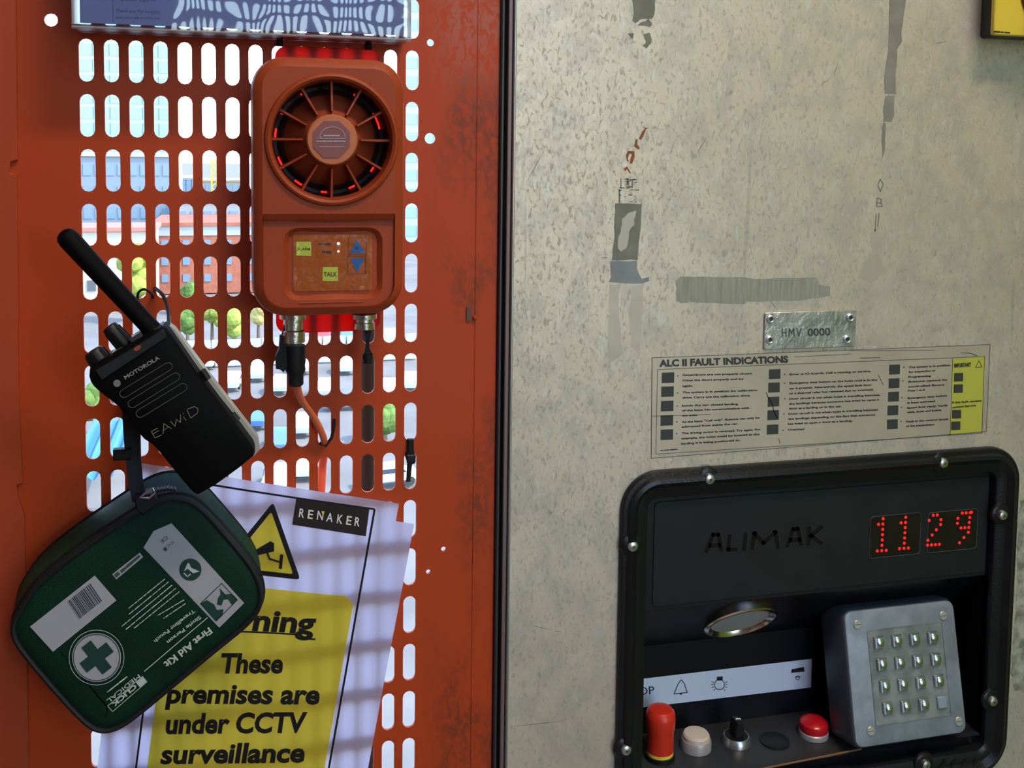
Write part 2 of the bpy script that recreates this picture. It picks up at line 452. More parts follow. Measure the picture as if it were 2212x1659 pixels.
# steel cladding with the console cut-out: built as four rectangles round the opening
CA0, CA1, CB0, CB1 = .3895, .7195, -.572, -.314
mb = MB(); A0, A1, B0, B1 = .2886, .95, -1.3, 1.3
ag = [A0, CA0, CA1, A1]; bg_ = [B0, CB0, CB1, B1]
pts = [(a, b, 0) for b in bg_ for a in ag]; fs = [(j * 4 + i, j * 4 + i + 1, j * 4 + i + 5, j * 4 + i + 4) for j in range(3) for i in range(3) if (i, j) != (1, 1)]
mb.add(pts, fs)
struct(mb.build('wall_front', M_STEEL, smooth=False))
M_IN = mat('grey_cabin_paint', (.34, .32, .30), .6, noise=.2, nscale=4)
M_FLOOR = mat('checker_plate', (.33, .30, .27), .5, .3, noise=.3, nscale=8, bump=.3, bscale=60)
def wbox(name, x0, x1, y0, y1, z0, z1, m): return struct(MB().box(x0, x1, z0, z1, -y1, -y0).build(name, m, smooth=False))
YB = -1.40
wbox('floor', -.45, 1.0, YB - .05, 0.0, -1.35, -1.3, M_FLOOR)
wbox('ceiling', -.45, 1.0, YB - .05, 0.03, 1.3, 1.34, M_IN)
wbox('wall_left', -.5, -.45, YB - .05, 0.03, -1.3, 1.3, mat('dark_light_absorber', (.10, .07, .06), .6))  # unseen wall kept dark so less light reaches the gate's left
wbox('wall_right', .95, 1.0, YB - .05, -.001, -1.3, 1.3, mat('lime_bounce_tint', (.30, .42, .03), .6))  # unseen wall tinted lime to bounce green onto the steel
wbox('wall_front_low', -.45, -.08, -.01, 0.03, -1.3, 1.3, M_DOOR)
wbox('wall_front_top', -.08, .287, -.01, 0.03, .22, 1.3, M_DOOR)
wbox('wall_front_sill', -.08, .287, -.001, 0.03, -1.3, -.68, M_DOOR)
# far side of the cabin: solid below, a wide chest-high opening shaped to light the steel, slotted sheet above
wbox('wall_back', -.45, .95, YB - .03, YB, -1.3, -.75, M_IN)
wbox('wall_back_side', -.45, .42, YB - .03, YB, -.75, .08, mat('dark_light_absorber', (.10, .07, .06), .6))  # unseen dark panel, widened to hold light off the gate's left
wbox('wall_back_edge', -.45, -.045, YB - .03, YB, .08, 1.3, mat('dark_light_absorber', (.10, .07, .06), .6))
mb = MB()
for j in range(22):
    for i in range(65):
        cx, cy = -.037 + i * DX, .10 + j * DZ
        ringcell(mb, cx - DX / 2, cx + DX / 2, cy - DZ / 2, cy + DZ / 2, cx, cy, HW, HL, None, -YB)
struct(mb.build('wall_back_mesh', mat('grey_sheet', (.22, .20, .22), .6), smooth=False))

# ================================================================== EMERGENCY SOUNDER
def sounder():
    C = .052
    a0, b1 = at(541, 124, C); a1 = at(877, 300, C)[0]; b1 = at(708, 122, C)[1]; b0 = at(708, 686, C)[1]
    ca, cb = at(718, 302, C)
    r = thing('emergency_sounder', 'orange intercom with round finned horn above a small keypad, fixed to the slotted gate', 'intercom', WALL.P((a0 + a1) / 2, b0, 0))
    R1 = (at(861, 302, C)[0] - at(576, 302, C)[0]) / 2
    # housing outline with rounded corners; front face built round the horn opening
    poly = rrect(a0, a1, b0, b1, .022, 8)
    mb = MB()
    mb.slab(poly, [(.004, .008), (0, .012), (0, C - .012), (.0012, C - .005), (.004, C - .0015), (.007, C)], cap1=False)
    face = inset(poly, .007)
    # fan of quads between face outline and horn circle: upper outline only down to bm_
    bm_ = at(708, 462, C)[1]
    up = [p for p in face if p[1] > bm_]
    # re-sample the upper region boundary (rounded top + straight cut at bm_)
    fa0, fa1 = min(p[0] for p in face), max(p[0] for p in face); fb0, fb1 = min(p[1] for p in face), max(p[1] for p in face)
    N = 72; outer = []; holes = []
    upoly = rrect(fa0, fa1, bm_ - .02, fb1, .0135, 8); upoly = [(x, max(y, bm_)) for x, y in upoly]
    def hit(poly_, ang):
        d = Vector((math.cos(ang), math.sin(ang))); best = None
        for i in range(len(poly_)):
            p, q = Vector(poly_[i - 1]) - Vector((ca, cb)), Vector(poly_[i]) - Vector((ca, cb)); e = q - p
            den = d.x * e.y - d.y * e.x
            if abs(den) < 1e-12: continue
            t = (p.x * e.y - p.y * e.x) / den; u = (p.x * d.y - p.y * d.x) / den
            if t > 0 and -1e-6 <= u <= 1 + 1e-6 and (best is None or t < best): best = t
        return (ca + d.x * (best or R1 * 1.1), cb + d.y * (best or R1 * 1.1))
    # extra directions through the two cut corners keep the outline crisp
    angs = sorted([2 * PI * i / N for i in range(N)] + [math.atan2(bm_ - cb, fa0 - ca) % (2 * PI), math.atan2(bm_ - cb, fa1 - ca) % (2 * PI)])
    n = len(angs)
    outer = [hit(upoly, t) for t in angs]
    prof = [(R1 + .001, C), (R1, C + .0020), (R1 - .0015, C + .0027), (R1 - .0032, C + .0015), (R1 - .0042, C - .003), (R1 - .0045, C - .010)]
    pts = [(p[0], p[1], C) for p in outer]; fs = []
    for rr_, cc in prof: pts += [(ca + rr_ * math.cos(t), cb + rr_ * math.sin(t), cc) for t in angs]
    for k in range(len(prof)):
        for i in range(n):
            j = (i + 1) % n; fs.append((k * n + i, k * n + j, (k + 1) * n + j, (k + 1) * n + i))
    mb.add(pts, fs)
    # lower face, set 1.5 mm back behind a shallow step
    bl = at(708, 476, C)[1]; CL = C - .0022
    pad = [at(612, 492, CL), at(826, 645, CL)]
    p0a, p1a, p1b, p0b = pad[0][0], pad[1][0], pad[0][1], pad[1][1]
    low = rrect(fa0 + .0004, fa1 - .0004, fb0, fb0 + .2, .0135, 8); 
    lowp = [(x, min(y, bl)) for x, y in low]
    pc = ((p0a + p1a) / 2, (p0b + p1b) / 2)
    padp = rrect(p0a, p1a, p0b, p1b, .009, 6)
    n2 = 64
    def hit2(poly_, ang):
        d = Vector((math.cos(ang), math.sin(ang))); best = None
        for i in range(len(poly_)):
            p, q = Vector(poly_[i - 1]) - Vector(pc), Vector(poly_[i]) - Vector(pc); e = q - p; den = d.x * e.y - d.y * e.x
            if abs(den) < 1e-12: continue
            t = (p.x * e.y - p.y * e.x) / den; u = (p.x * d.y - p.y * d.x) / den
            if t > 0 and -1e-6 <= u <= 1 + 1e-6 and (best is None or t < best): best = t
        return (pc[0] + d.x * best, pc[1] + d.y * best)
    ang2 = sorted([2 * PI * i / n2 for i in range(n2)] + [math.atan2(bl - pc[1], x - pc[0]) % (2 * PI) for x in (fa0 + .0004, fa1 - .0004)])
    n2 = len(ang2)
    O2 = [hit2(lowp, t) for t in ang2]; I2 = [hit2(padp, t) for t in ang2]; cen = Vector(pc)
    def shr(p, d): v = Vector(p) - cen; return tuple(cen + v * (1 - d / v.length))
    rings2 = [(O2, CL), (I2, CL), ([shr(p, .001) for p in I2], CL - .001), ([shr(p, .0035) for p in I2], CL - .0035)]
    pts = []; fs = []
    for pl, cc in rings2: pts += [(p[0], p[1], cc) for p in pl]
    for k in range(3):
        for i in range(n2):
            j = (i + 1) % n2; fs.append((k * n2 + i, k * n2 + j, (k + 1) * n2 + j, (k + 1) * n2 + i))
    fs.append(tuple(3 * n2 + i for i in range(n2)))
    mb.add(pts, fs)
    mb.add([(fa0, bm_, C), (fa1, bm_, C), (fa1 - .0004, bl, CL), (fa0 + .0004, bl, CL)], [(0, 1, 2, 3)])
    mb.slab(lowp, [(-.0003, C + .0001), (0, CL)], cap0=False, cap1=False)
    mb.build('housing', M_HORN, r, ang=.5)
    # horn: flared well and skirt darkened for shade, red annulus, cone, hub, fins
    Ri = R1 - .0045
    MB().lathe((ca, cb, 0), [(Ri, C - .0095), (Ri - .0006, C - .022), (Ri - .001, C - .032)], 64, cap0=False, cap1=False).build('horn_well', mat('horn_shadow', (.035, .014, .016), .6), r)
    MB().lathe((ca, cb, 0), [(Ri - .0015, C - .0325), (.0345, C - .0325)], 64, cap0=False, cap1=False).build('red_glow_ring', mat('red_glow', (.65, .01, .008), .4, emit=(1, .02, .012, .30)), r)  # added emission stands in for daylight glowing through the red back plate
    # dark segments over the red glow ring leave red arcs showing between them
    mb = MB()
    for k in range(12):
        t0 = math.radians(k * 30 + (2 if k % 3 else -2)); t1 = math.radians(k * 30 + (29 if k in (1, 2, 3, 4, 11) else 13 + k))
        ps = []
        for q in range(5):
            t = t0 + (t1 - t0) * q / 4; ps.append((ca + (Ri - .001) * math.cos(t), cb + (Ri - .001) * math.sin(t)))
        for q in range(5):
            t = t1 - (t1 - t0) * q / 4; ps.append((ca + .033 * math.cos(t), cb + .033 * math.sin(t)))
        mb.slab(ps, [(0, C - .032), (0, C - .029)])
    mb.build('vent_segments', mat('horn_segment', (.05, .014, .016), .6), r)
    MB().lathe((ca, cb, 0), [(.0345, C - .034), (.0335, C - .026), (.030, C - .022)], 56, cap0=False, cap1=False).build('cone_skirt_shaded', mat('cone_skirt_shaded', (.06, .018, .014), .6), r)  # dark colour paints in the shade deep inside the horn
    MB().lathe((ca, cb, 0), [(.030, C - .022), (.026, C - .0165), (.020, C - .010), (.0165, C - .005)], 56, cap0=False).build('cone', M_HORNDK, r)
    MB().lathe((ca, cb, 0), [(.0163, C - .006), (.0163, C - .001), (.0155, C), (.0080, C + .0002)], 48).build('hub', mat('hub_orange', (.48, .13, .045), .5), r)
    fin = None
    for k in range(12):
        t = math.radians(30 * k); F = Fr(WALL.P(ca, cb, 0), (math.cos(t), 0, math.sin(t)), (-math.sin(t), 0, math.cos(t)))
        if F.Z.y > 0: F = Fr(F.O, F.X, -F.Y)
        m_ = MB(F)
        m_.add([(.0185, -.0008, C - .010), (.0185, .0008, C - .010), (.0185, .0005, C - .002), (.0185, -.0005, C - .002),
                (Ri + .0005, -.0011, C - .020), (Ri + .0005, .0011, C - .020), (Ri + .0005, .0008, C - .006), (Ri + .0005, -.0008, C - .006)],
               [(0, 1, 2, 3), (7, 6, 5, 4), (0, 4, 5, 1), (1, 5, 6, 2), (2, 6, 7, 3), (3, 7, 4, 0)])
        m_.build('fin', M_HORN, r, smooth=False)
    fn = onplane(C + .0006)
    ba, bb = 718, 302
    oct_ = [(ba - 2 + 43 * math.cos(math.radians(22.5 + 45 * k)), bb - 1 + 43 * math.sin(math.radians(22.5 + 45 * k))) for k in range(8)]
    pb = Print(fn).poly(oct_[::-1]); bd = pb.build('badge', mat('badge_maroon', (.22, .060, .058), .45), r)
    pr = Print(onplane(C + .0009))
    arc = [(718 + 28 * math.cos(math.radians(t)), 299 - 25 * math.sin(math.radians(t))) for t in range(0, 181, 15)]
    pr.line(arc, 1.8).line([(690, 299), (746, 299)], 2).line([(694, 296), (686, 299)], 2)
    pr.dash(700, 293, 735, 293, 3.2).dash(684, 305, 745, 305, 3).line([(690, 317), (742, 317)], 1.2)
    pr.build('badge_print', mat('pale_print', (.38, .30, .36), .5), bd)
    # fine moulded lines above and below the keypad
    for (x0, x1, y) in ((642, 790, 479), (645, 785, 655)):
        A, B = at(x0, y, CL), at(x1, y, CL)
        MB().box(A[0], B[0], A[1] - .0004, A[1] + .0004, CL - .0005, CL + .0006, .0003).build('moulded_line', M_HORN, r)
    # membrane keypad under crinkled clear film
    CK = CL - .0034
    k0 = at(633, 507, CK); k1 = at(803, 626, CK)
    kp = MB().slab(rrect(k0[0], k1[0], k1[1], k0[1], .0012, 3), [(0, CK - .0005), (0, CK + .0003)]).build('keypad', mat('keypad_orange', (.42, .10, .014), .35, spec=.25, bump=.5, bscale=90), r)
    P1 = Print(onplane(CK + .0005)); P1.poly([(640, 522), (640, 552), (672, 553), (672, 522)]); P1.poly([(697, 577), (697, 607), (730, 607), (730, 577)])
    P1.build('key_patch', mat('lime_key', (.52, .60, .05), .4), kp)
    P2 = Print(onplane(CK + .0005)); 
    P2.poly([(771, 517), (756, 546), (788, 547)]); P2.poly([(757, 558), (771, 589), (787, 558)]); P2.build('arrow_key', mat('blue_key', (.012, .12, .42), .4), kp)
    P3 = Print(onplane(CK + .0007))
    P3.text('ALARM', 642, 541, 670, 541, 6, .01).text('TALK', 699, 597, 728, 597, 9.5, .02)
    P3.line([(688, 527), (714, 527)], 3.5).line([(697, 544), (702, 544)], 4).line([(706, 544), (715, 544)], 4)
    P3.loop([(753, 513), (753, 550), (791, 550), (791, 513)], .8).loop([(751, 554), (751, 591), (790, 591), (790, 554)], .8)
    P3.poly(circ(771, 536, 3.4, 10)); P3.build('keypad_print', mat('dark_brown_ink', (.09, .03, .01), .5), kp)
    P4 = Print(onplane(CK + .0006)); P4.poly(circ(731, 526, 3, 10)); P4.poly(circ(731, 543, 2.4, 10)); P4.build('indicator_lamp', mat('lamp_white', (.8, .8, .8), .3, emit=(1, 1, .9, .6)), kp)
    fm = MB(); random.seed(3)
    nx, ny = 20, 14; pts = []
    for j in range(ny + 1):
        for i in range(nx + 1):
            pts.append((k0[0] + (k1[0] - k0[0]) * i / nx, k1[1] + (k0[1] - k1[1]) * j / ny, CK + .0013 + random.uniform(-.0003, .0003) * (1.6 if j > 11 or i < 3 or i > 17 else .5)))
    fm.add(pts, [(j * (nx + 1) + i, j * (nx + 1) + i + 1, (j + 1) * (nx + 1) + i + 1, (j + 1) * (nx + 1) + i) for j in range(ny) for i in range(nx)])
    fm.build('clear_film', film_glass('crinkled_film', (.98, .98, .98), .10, 0, .4), kp, smooth=False)
    # translucent red back plate showing above and below
    q0 = at(594, 97, .006); q1 = at(826, 716, .006)
    MB().slab(rrect(q0[0], q1[0] - .001, q1[1], q0[1], .008, 5), [(0, .0012), (.0004, .0018)]).build('back_plate', M_REDT, r)
    # metal glands under the housing
    for (px, w, y1) in ((634, 24, 745), (787, 22, 716)):
        a, b = at(px, 684, .026); bb = at(px, y1, .026)[1]; w_ = w * .00031
        MB().lathe((a, b + .002, .026), [(w_ * 1.25, 0), (w_ * 1.25, -.003), (w_ * .9, -.0035), (w_ * .9, (bb - b) * .55), (w_ * 1.02, (bb - b) * .6), (w_ * 1.02, bb - b)], 24, axis='b').build('cable_gland', M_CHROME, r)
    return r
sounder()

def plug():
    c = .026
    a, b = at(640, 745, c); r = thing('cable_connector', 'black cable plug screwed onto the left metal gland under the orange intercom', 'plug', WALL.P(a, b, c))
    e = at(638, 833, c)[1]; k = .00030
    MB().lathe((a - .0005, b, c), [(21 * k, 0), (22.5 * k, -.001), (22.5 * k, .4 * (e - b)), (21 * k, .5 * (e - b)), (22 * k, .62 * (e - b)), (17.5 * k, .72 * (e - b)), (17.5 * k, .96 * (e - b)), (14 * k, e - b)], 24, axis='b').build('plug_body', M_BLACKM, r)
    p = [at(x, y, c) for x, y in ((604, 725), (618, 720), (622, 790), (612, 802), (604, 796), (596, 795), (594, 770), (602, 752))]
    MB().slab(ccw(p), [(.0004, c - .004), (0, c - .003), (0, c + .003), (.0004, c + .004)]).build('sealing_cap', M_BLACKM, r)
    MB().tube([(*at(612, 722, c), c + .002), (*at(617, 700, c), c + .002), (*at(626, 690, c), c + .001)], .0013, 6).build('cap_strap', M_BLACKM, r)
    path = [(642, 830, c), (646, 850, c - .002), (655, 870, .018), (672, 893, .012), (686, 915, .009), (697, 940, .006), (700, 952, .003), (700, 956, -.001)]
    pts = [(*at(x, y, cc), cc) for x, y, cc in path]
    MB().tube(catmull(pts, 5), .0024, 10).build('cable', mat('orange_cable', (.62, .13, .05), .4), r)
def catmull(P_, k):
    P_ = [Vector(p) for p in P_]; out = []
    for i in range(len(P_) - 1):
        p0 = P_[max(i - 1, 0)]; p1 = P_[i]; p2 = P_[i + 1]; p3 = P_[min(i + 2, len(P_) - 1)]
        for j in range(k):
            t = j / k; out.append(.5 * ((2 * p1) + (p2 - p0) * t + (2 * p0 - 5 * p1 + 4 * p2 - p3) * t * t + (3 * p1 - p0 - 3 * p2 + p3) * t ** 3))
    out.append(P_[-1]); return out
plug()

def dangling_cap():
    c = .026; a, b = at(790, 716, c)
    r = thing('rubber_cap_strap', 'black rubber cap hanging on a strap from the right metal gland under the intercom', 'cap', WALL.P(a, b, c))
    k = .0003
    p = [at(x, y, c) for x, y in ((785, 714), (802, 714), (797, 735), (798, 752), (804, 764), (786, 764), (790, 745), (789, 730))]
    MB().slab(ccw(p), [(0, c - .0015), (0, c + .0015)]).build('strap', M_BLACKM, r)
    a, b = at(794, 764, c); e = at(794, 784, c)[1]
    MB().lathe((a, b, c), [(12 * k, 0), (12 * k, (e - b) * .5), (10.5 * k, (e - b) * .55), (10.5 * k, e - b)], 18, axis='b').build('cap', M_BLACKM, r)
dangling_cap()
# orange cable tail behind the gate
pts = [(*at(x, y, cc), cc) for x, y, cc in ((700, 958, -.003), (699, 985, -.006), (696, 1010, -.008), (694, 1050, -.008), (690, 1100, -.008))]
tag(MB().tube(catmull(pts, 4), .0030, 10).build('orange_hose', mat('orange_hose', (.85, .12, .04), .4)), 'orange red hose hanging behind the gate below the plug cable, above the warning poster', 'hose')
# cable tie nub next to the cable
def cable_tie(px, py, label, h=.004, group=None):
    a, b = at(px, py); r = MB().box(a - .0022, a + .0022, b - h, b + h, .0006, .0034, .0006).build('cable_tie', M_BLACKM); tag(r, label, 'cable tie'); return r
def tie(pts, w, label, c=.0012):
    mb = MB(); p3 = [(*at(x, y, c), c) for x, y in pts]; mb.tube(p3, w, 6, flat=.45)
    o = mb.build('cable_tie', M_BLACKM); tag(o, label, 'cable tie')
    return o
tie([(690, 957), (704, 962), (716, 946), (721, 925), (722, 905)], .0011, 'dark frayed cable tie at the end of the orange plug cable')
tie([(604, 68), (604, 100)], .0022, 'black cable tie under the clear document holder, left of two', .003)
tie([(796, 78), (796, 108)], .0022, 'black cable tie under the clear document holder, right of two', .003)
def latch():
    a, b = at(887, 975); r = thing('black_cord_clip', 'small black clip with webbing tail in the right column of slots beside the poster', 'clip', WALL.P(a, b, 0))
    p = [at(x, y, .002) for x, y in ((880, 948), (893, 948), (894, 975), (898, 985), (896, 1000), (890, 1002), (886, 1040), (878, 1040), (880, 1000), (875, 985), (881, 972))]
    MB().slab(ccw(p), [(0, .0004), (0, .003), (.0005, .0038)]).build('webbing', M_BLACKM, r)
    a, b = at(887, 988, .003); MB().box(a - .0032, a + .0032, b - .0028, b + .0028, .0035, .0065, .0008).build('buckle', M_BLACK, r)
latch()

# ================================================================== DOCUMENT HOLDER
def doc_holder():
    c1 = .038
    aL, b0 = at(176, 71, 0); aR = at(870, 97, 0)[0]; b0 = (b0 + at(870, 97, 0)[1]) / 2
    b1 = b0 + .16
    r = thing('document_holder', 'clear acrylic document holder on the gate above the orange intercom', 'document holder', WALL.P((aL + aR) / 2, b0, 0))
    G = film_glass('clear_acrylic', (.96, .97, .98), .015, .10, 2.6); G2 = film_glass('acrylic_edge', (.80, .78, .80), .25, 0, .9)
    MB().add([(aL, b0, c1), (aR, b0, c1), (aR, b1, c1), (aL, b1, c1)], [(0, 1, 2, 3)]).build('front_sheet', G, r, smooth=False)
    MB().box(aL, aR, b0, b0 + .0016, .001, c1 - .0002, .0005).build('bottom_ledge', G2, r)
    MB().box(aL, aL + .0014, b0 + .0018, b1, .001, c1 - .0002, .0005).build('side_ledge', G2, r)
    MB().box(aR - .0014, aR, b0 + .0018, b1, .001, c1 - .0002, .0005).build('side_ledge', G2, r)
    # frosted bevelled rim along the front edges
    MB().box(aL, aR, b0 - .0012, b0 + .0004, c1 - .004, c1 + .0012, .0005).build('front_rim', mat('frosted_rim', (.45, .38, .40), .3, alpha=.5), r)
    MB().box(aR - .0024, aR, b0 + .001, b1, c1 - .002, c1 + .0008, .0005).build('front_rim', MC['frosted_rim'], r)
    MB().box(aL, aL + .0018, b0 + .001, b1, c1 - .002, c1 + .0008, .0005).build('front_rim', MC['frosted_rim'], r)
    ps = thing('paper_sheet', 'pale lilac printed notice inside the clear document holder', 'paper', WALL.P((aL + aR) / 2, b0 + .002, c1 - .01))
    cp = c1 - .006
    x0, x1 = aL + .004, aR - .004
    MB().box(x0, x1, b0 + .003, b1, cp - .0004, cp).build('sheet', mat('lilac_paper', (.34, .37, .62), .8), ps)
    pr = Print(onplane(cp + .0003))
    pr.line([(244, -30), (244, 51)], 1.0)
    pr.text('Thank you for keeping', 250, 26, 345, 29, 7).text('everyone safe on this site', 250, 40, 345, 42, 6).text('please sign in', 262, 2, 335, 3, 7)
    pr.build('print', mat('faint_ink', (.16, .16, .28), .7), ps)
doc_holder()

# ================================================================== POSTER
def poster():
    TL, TR, BR, BL = (at(375, 1030), at(808, 1096), at(692, 1752), at(283, 1745))
    TL, TR, BR, BL = map(Vector, (TL, TR, BR, BL))
    def cof(u, v): return .0035 + .004 * max(0, math.sin(PI * min(1, max(0, u)))) * (.4 + .6 * v) + (.006 * max(0, u - 1.0) * 5 * max(0, .3 - abs(v - .2)))
    def W(u, v):
        p = (TL * (1 - u) + TR * u) * (1 - v) + (BL * (1 - u) + BR * u) * v
        return WALL.P(p.x, p.y, cof(u, v))
    r = thing('warning_poster', 'laminated lilac and yellow warning poster with camera triangle, behind the green pouch', 'poster', WALL.P(.09, -.6, 0))
    NU, NV = 44, 60; U0, U1, V0, V1 = -.19, 1.215, -.03, 1.12
    vs = []; fs = []
    for j in range(NV + 1):
        for i in range(NU + 1):
            u = U0 + (U1 - U0) * i / NU; v = V0 + (V1 - V0) * j / NV
            if u > 1.14: v = max(v, V0)
            vs.append(W(u, v))
    for j in range(NV):
        for i in range(NU):
            u = U0 + (U1 - U0) * (i + .5) / NU; v = V0 + (V1 - V0) * (j + .5) / NV
            if u > 1.12 and v < .028: continue
            fs.append((j * (NU + 1) + i, j * (NU + 1) + i + 1, (j + 1) * (NU + 1) + i + 1, (j + 1) * (NU + 1) + i))
    mb = MB(); mb.add(vs, fs, world=True)
    mb.build('sheet', translucent('poster_paper', (.52, .50, .66), (.66, .62, .82), .55), r)
    # pixel -> (u, v) by Newton on the bilinear map, so print follows the bowed sheet
    def uv(x, y):
        u, v = .5, .5
        for _ in range(12):
            a, b = at(x, y, cof(u, v)); p = Vector((a, b))
            q = (TL * (1 - u) + TR * u) * (1 - v) + (BL * (1 - u) + BR * u) * v
            du = (TR - TL) * (1 - v) + (BR - BL) * v; dv = (BL * (1 - u) + BR * u) - (TL * (1 - u) + TR * u)
            e = p - q; D = du.x * dv.y - du.y * dv.x
            u += (e.x * dv.y - e.y * dv.x) / D; v += (du.x * e.y - du.y * e.x) / D
            u = min(1.5, max(-.5, u)); v = min(1.5, max(-.3, v))
        return u, v
    def lay(off):
        def fn(x, y):
            u, v = uv(x, y); p = W(u, v); return p + Vector((0, -off, 0))
        return fn
    def layuv(off):
        def fn(u, v): return W(u, v) + Vector((0, -off, 0))
        return fn
    M_PI = translucent('poster_ink', (.008, .008, .010), (.02, .015, .01), .3)
    b = Print(layuv(.0003))
    def seg(u0, v0, u1, v1, w, n=14):
        for k in range(n):
            s0, s1 = k / n, (k + 1) / n
            a = (u0 + (u1 - u0) * s0, v0 + (v1 - v0) * s0); c = (u0 + (u1 - u0) * s1, v0 + (v1 - v0) * s1)
            if abs(u1 - u0) > abs(v1 - v0): b.poly([(a[0], a[1] - w), (c[0], c[1] - w), (c[0], c[1] + w), (a[0], a[1] + w)])
            else: b.poly([(a[0] - w, a[1]), (c[0] - w, c[1]), (c[0] + w, c[1]), (a[0] + w, a[1])])
    seg(0, 0, 1, 0, .003); seg(1, 0, 1, 1.04, .0055); seg(0, 0, 0, 1.04, .005)
    b.build('border_line', M_PI, r)
    # yellow field: rounded top corners, gridded so it follows the sheet
    yb = Print(layuv(.0003)); y0 = uv(700, 1283)[1]; ua, ub = .055, uv(757, 1330)[0] + .004
    n, mrows = 22, 30
    us = [ua + (ub - ua) * i / n for i in range(n + 1)]
    for i in range(n):
        for j in range(mrows):
            v0 = y0 + (1.0 - y0) * j / mrows; v1 = y0 + (1.0 - y0) * (j + 1) / mrows
            def top(u):
                d = min(u - ua, ub - u); rr_ = .04
                return y0 + (0 if d > rr_ else (rr_ - math.sqrt(max(0, rr_ * rr_ - (rr_ - d) ** 2))) * .65)
            yb.poly([(us[i], max(v0, top(us[i]))), (us[i + 1], max(v0, top(us[i + 1]))), (us[i + 1], max(v1, top(us[i + 1]))), (us[i], max(v1, top(us[i])))])
    yb.build('yellow_field', translucent('poster_yellow', (.66, .53, .045), (.95, .76, .07), .5), r)
    # camera triangle
    tb = Print(lay(.0004)); A, B, Cc = (590, 1084), (649, 1252), (470, 1232)
    def rtri(k, rad):
        g = Vector(((A[0] + B[0] + Cc[0]) / 3, (A[1] + B[1] + Cc[1]) / 3)); P_ = [g + (Vector(p) - g) * k for p in (A, B, Cc)]; out = []
        for i in range(3):
            p, q0, q1 = P_[i], P_[i - 1], P_[(i + 1) % 3]
            s0 = p + (q0 - p).normalized() * rad; s1 = p + (q1 - p).normalized() * rad
            for t in (0, .33, .66, 1): out.append(tuple(s0 * (1 - t) ** 2 + p * 2 * t * (1 - t) + s1 * t * t))
        return out
    t1, t2 = rtri(1, 10), rtri(.80, 6)
    for i in range(12): tb.poly([t1[i], t1[(i + 1) % 12], t2[(i + 1) % 12], t2[i]])
    tb.build('triangle_border', M_PI, r)
    ty = Print(lay(.0006)); ty.poly(rtri(.80, 6)); ty.build('triangle_field', MC['poster_yellow'], r)
    tc = Print(lay(.0009))
    tc.poly([(548, 1189), (584, 1168), (592, 1172), (592, 1190), (555, 1199)]); tc.poly([(530, 1184), (549, 1183), (552, 1192), (536, 1196)])
    tc.line([(577, 1192), (582, 1206), (608, 1214)], 4); tc.poly([(605, 1196), (612, 1197), (609, 1228), (602, 1227)])
    tc.build('camera_symbol', M_PI, r)
    lg = Print(lay(.0004)); lg.poly([(640, 1077), (798, 1098), (790, 1158), (631, 1133)]); lo = lg.build('logo_block', translucent('logo_black', (.02, .014, .014), (.06, .03, .02), .3), r)
    lt = Print(lay(.0007))
    for ch, x, y in (('R', 645, 1116), ('E', 664, 1119), ('N', 684, 1121), ('A', 704, 1125), ('K', 727, 1129), ('E', 747, 1132), ('R', 765, 1135)):
        w = {'N': 13, 'A': 14, 'K': 12}.get(ch, 11); lt.text(ch, x, y, x + w, y + w * .14, 19, .015)
    lt.build('logo_lettering', mat('logo_white', (.72, .70, .72), .5), lo)
    ly = Print(lay(.0009)); ly.poly([(694, 1103), (701, 1104), (698, 1114)]); ly.build('logo_accent', M_YEL, lo)
    tx = Print(lay(.0006))
    B_ = .035
    tx.text('Warning', 395, 1352, 682, 1367, 45, B_, .12)
    tx.line([(370, 1361), (540, 1364), (650, 1370)], 3.5).line([(648, 1370), (660, 1379), (680, 1380)], 4)
    tx.text('These', 478, 1452, 611, 1452, 41, B_, .15)
    tx.text('premises are', 356, 1517, 690, 1519, 41, B_, .15)
    tx.text('under CCTV', 358, 1583, 665, 1580, 42, B_, .15)
    tx.text('surveillance', 346, 1648, 658, 1644, 41, B_, .15)
    tx.build('lettering', M_PI, r)
poster()

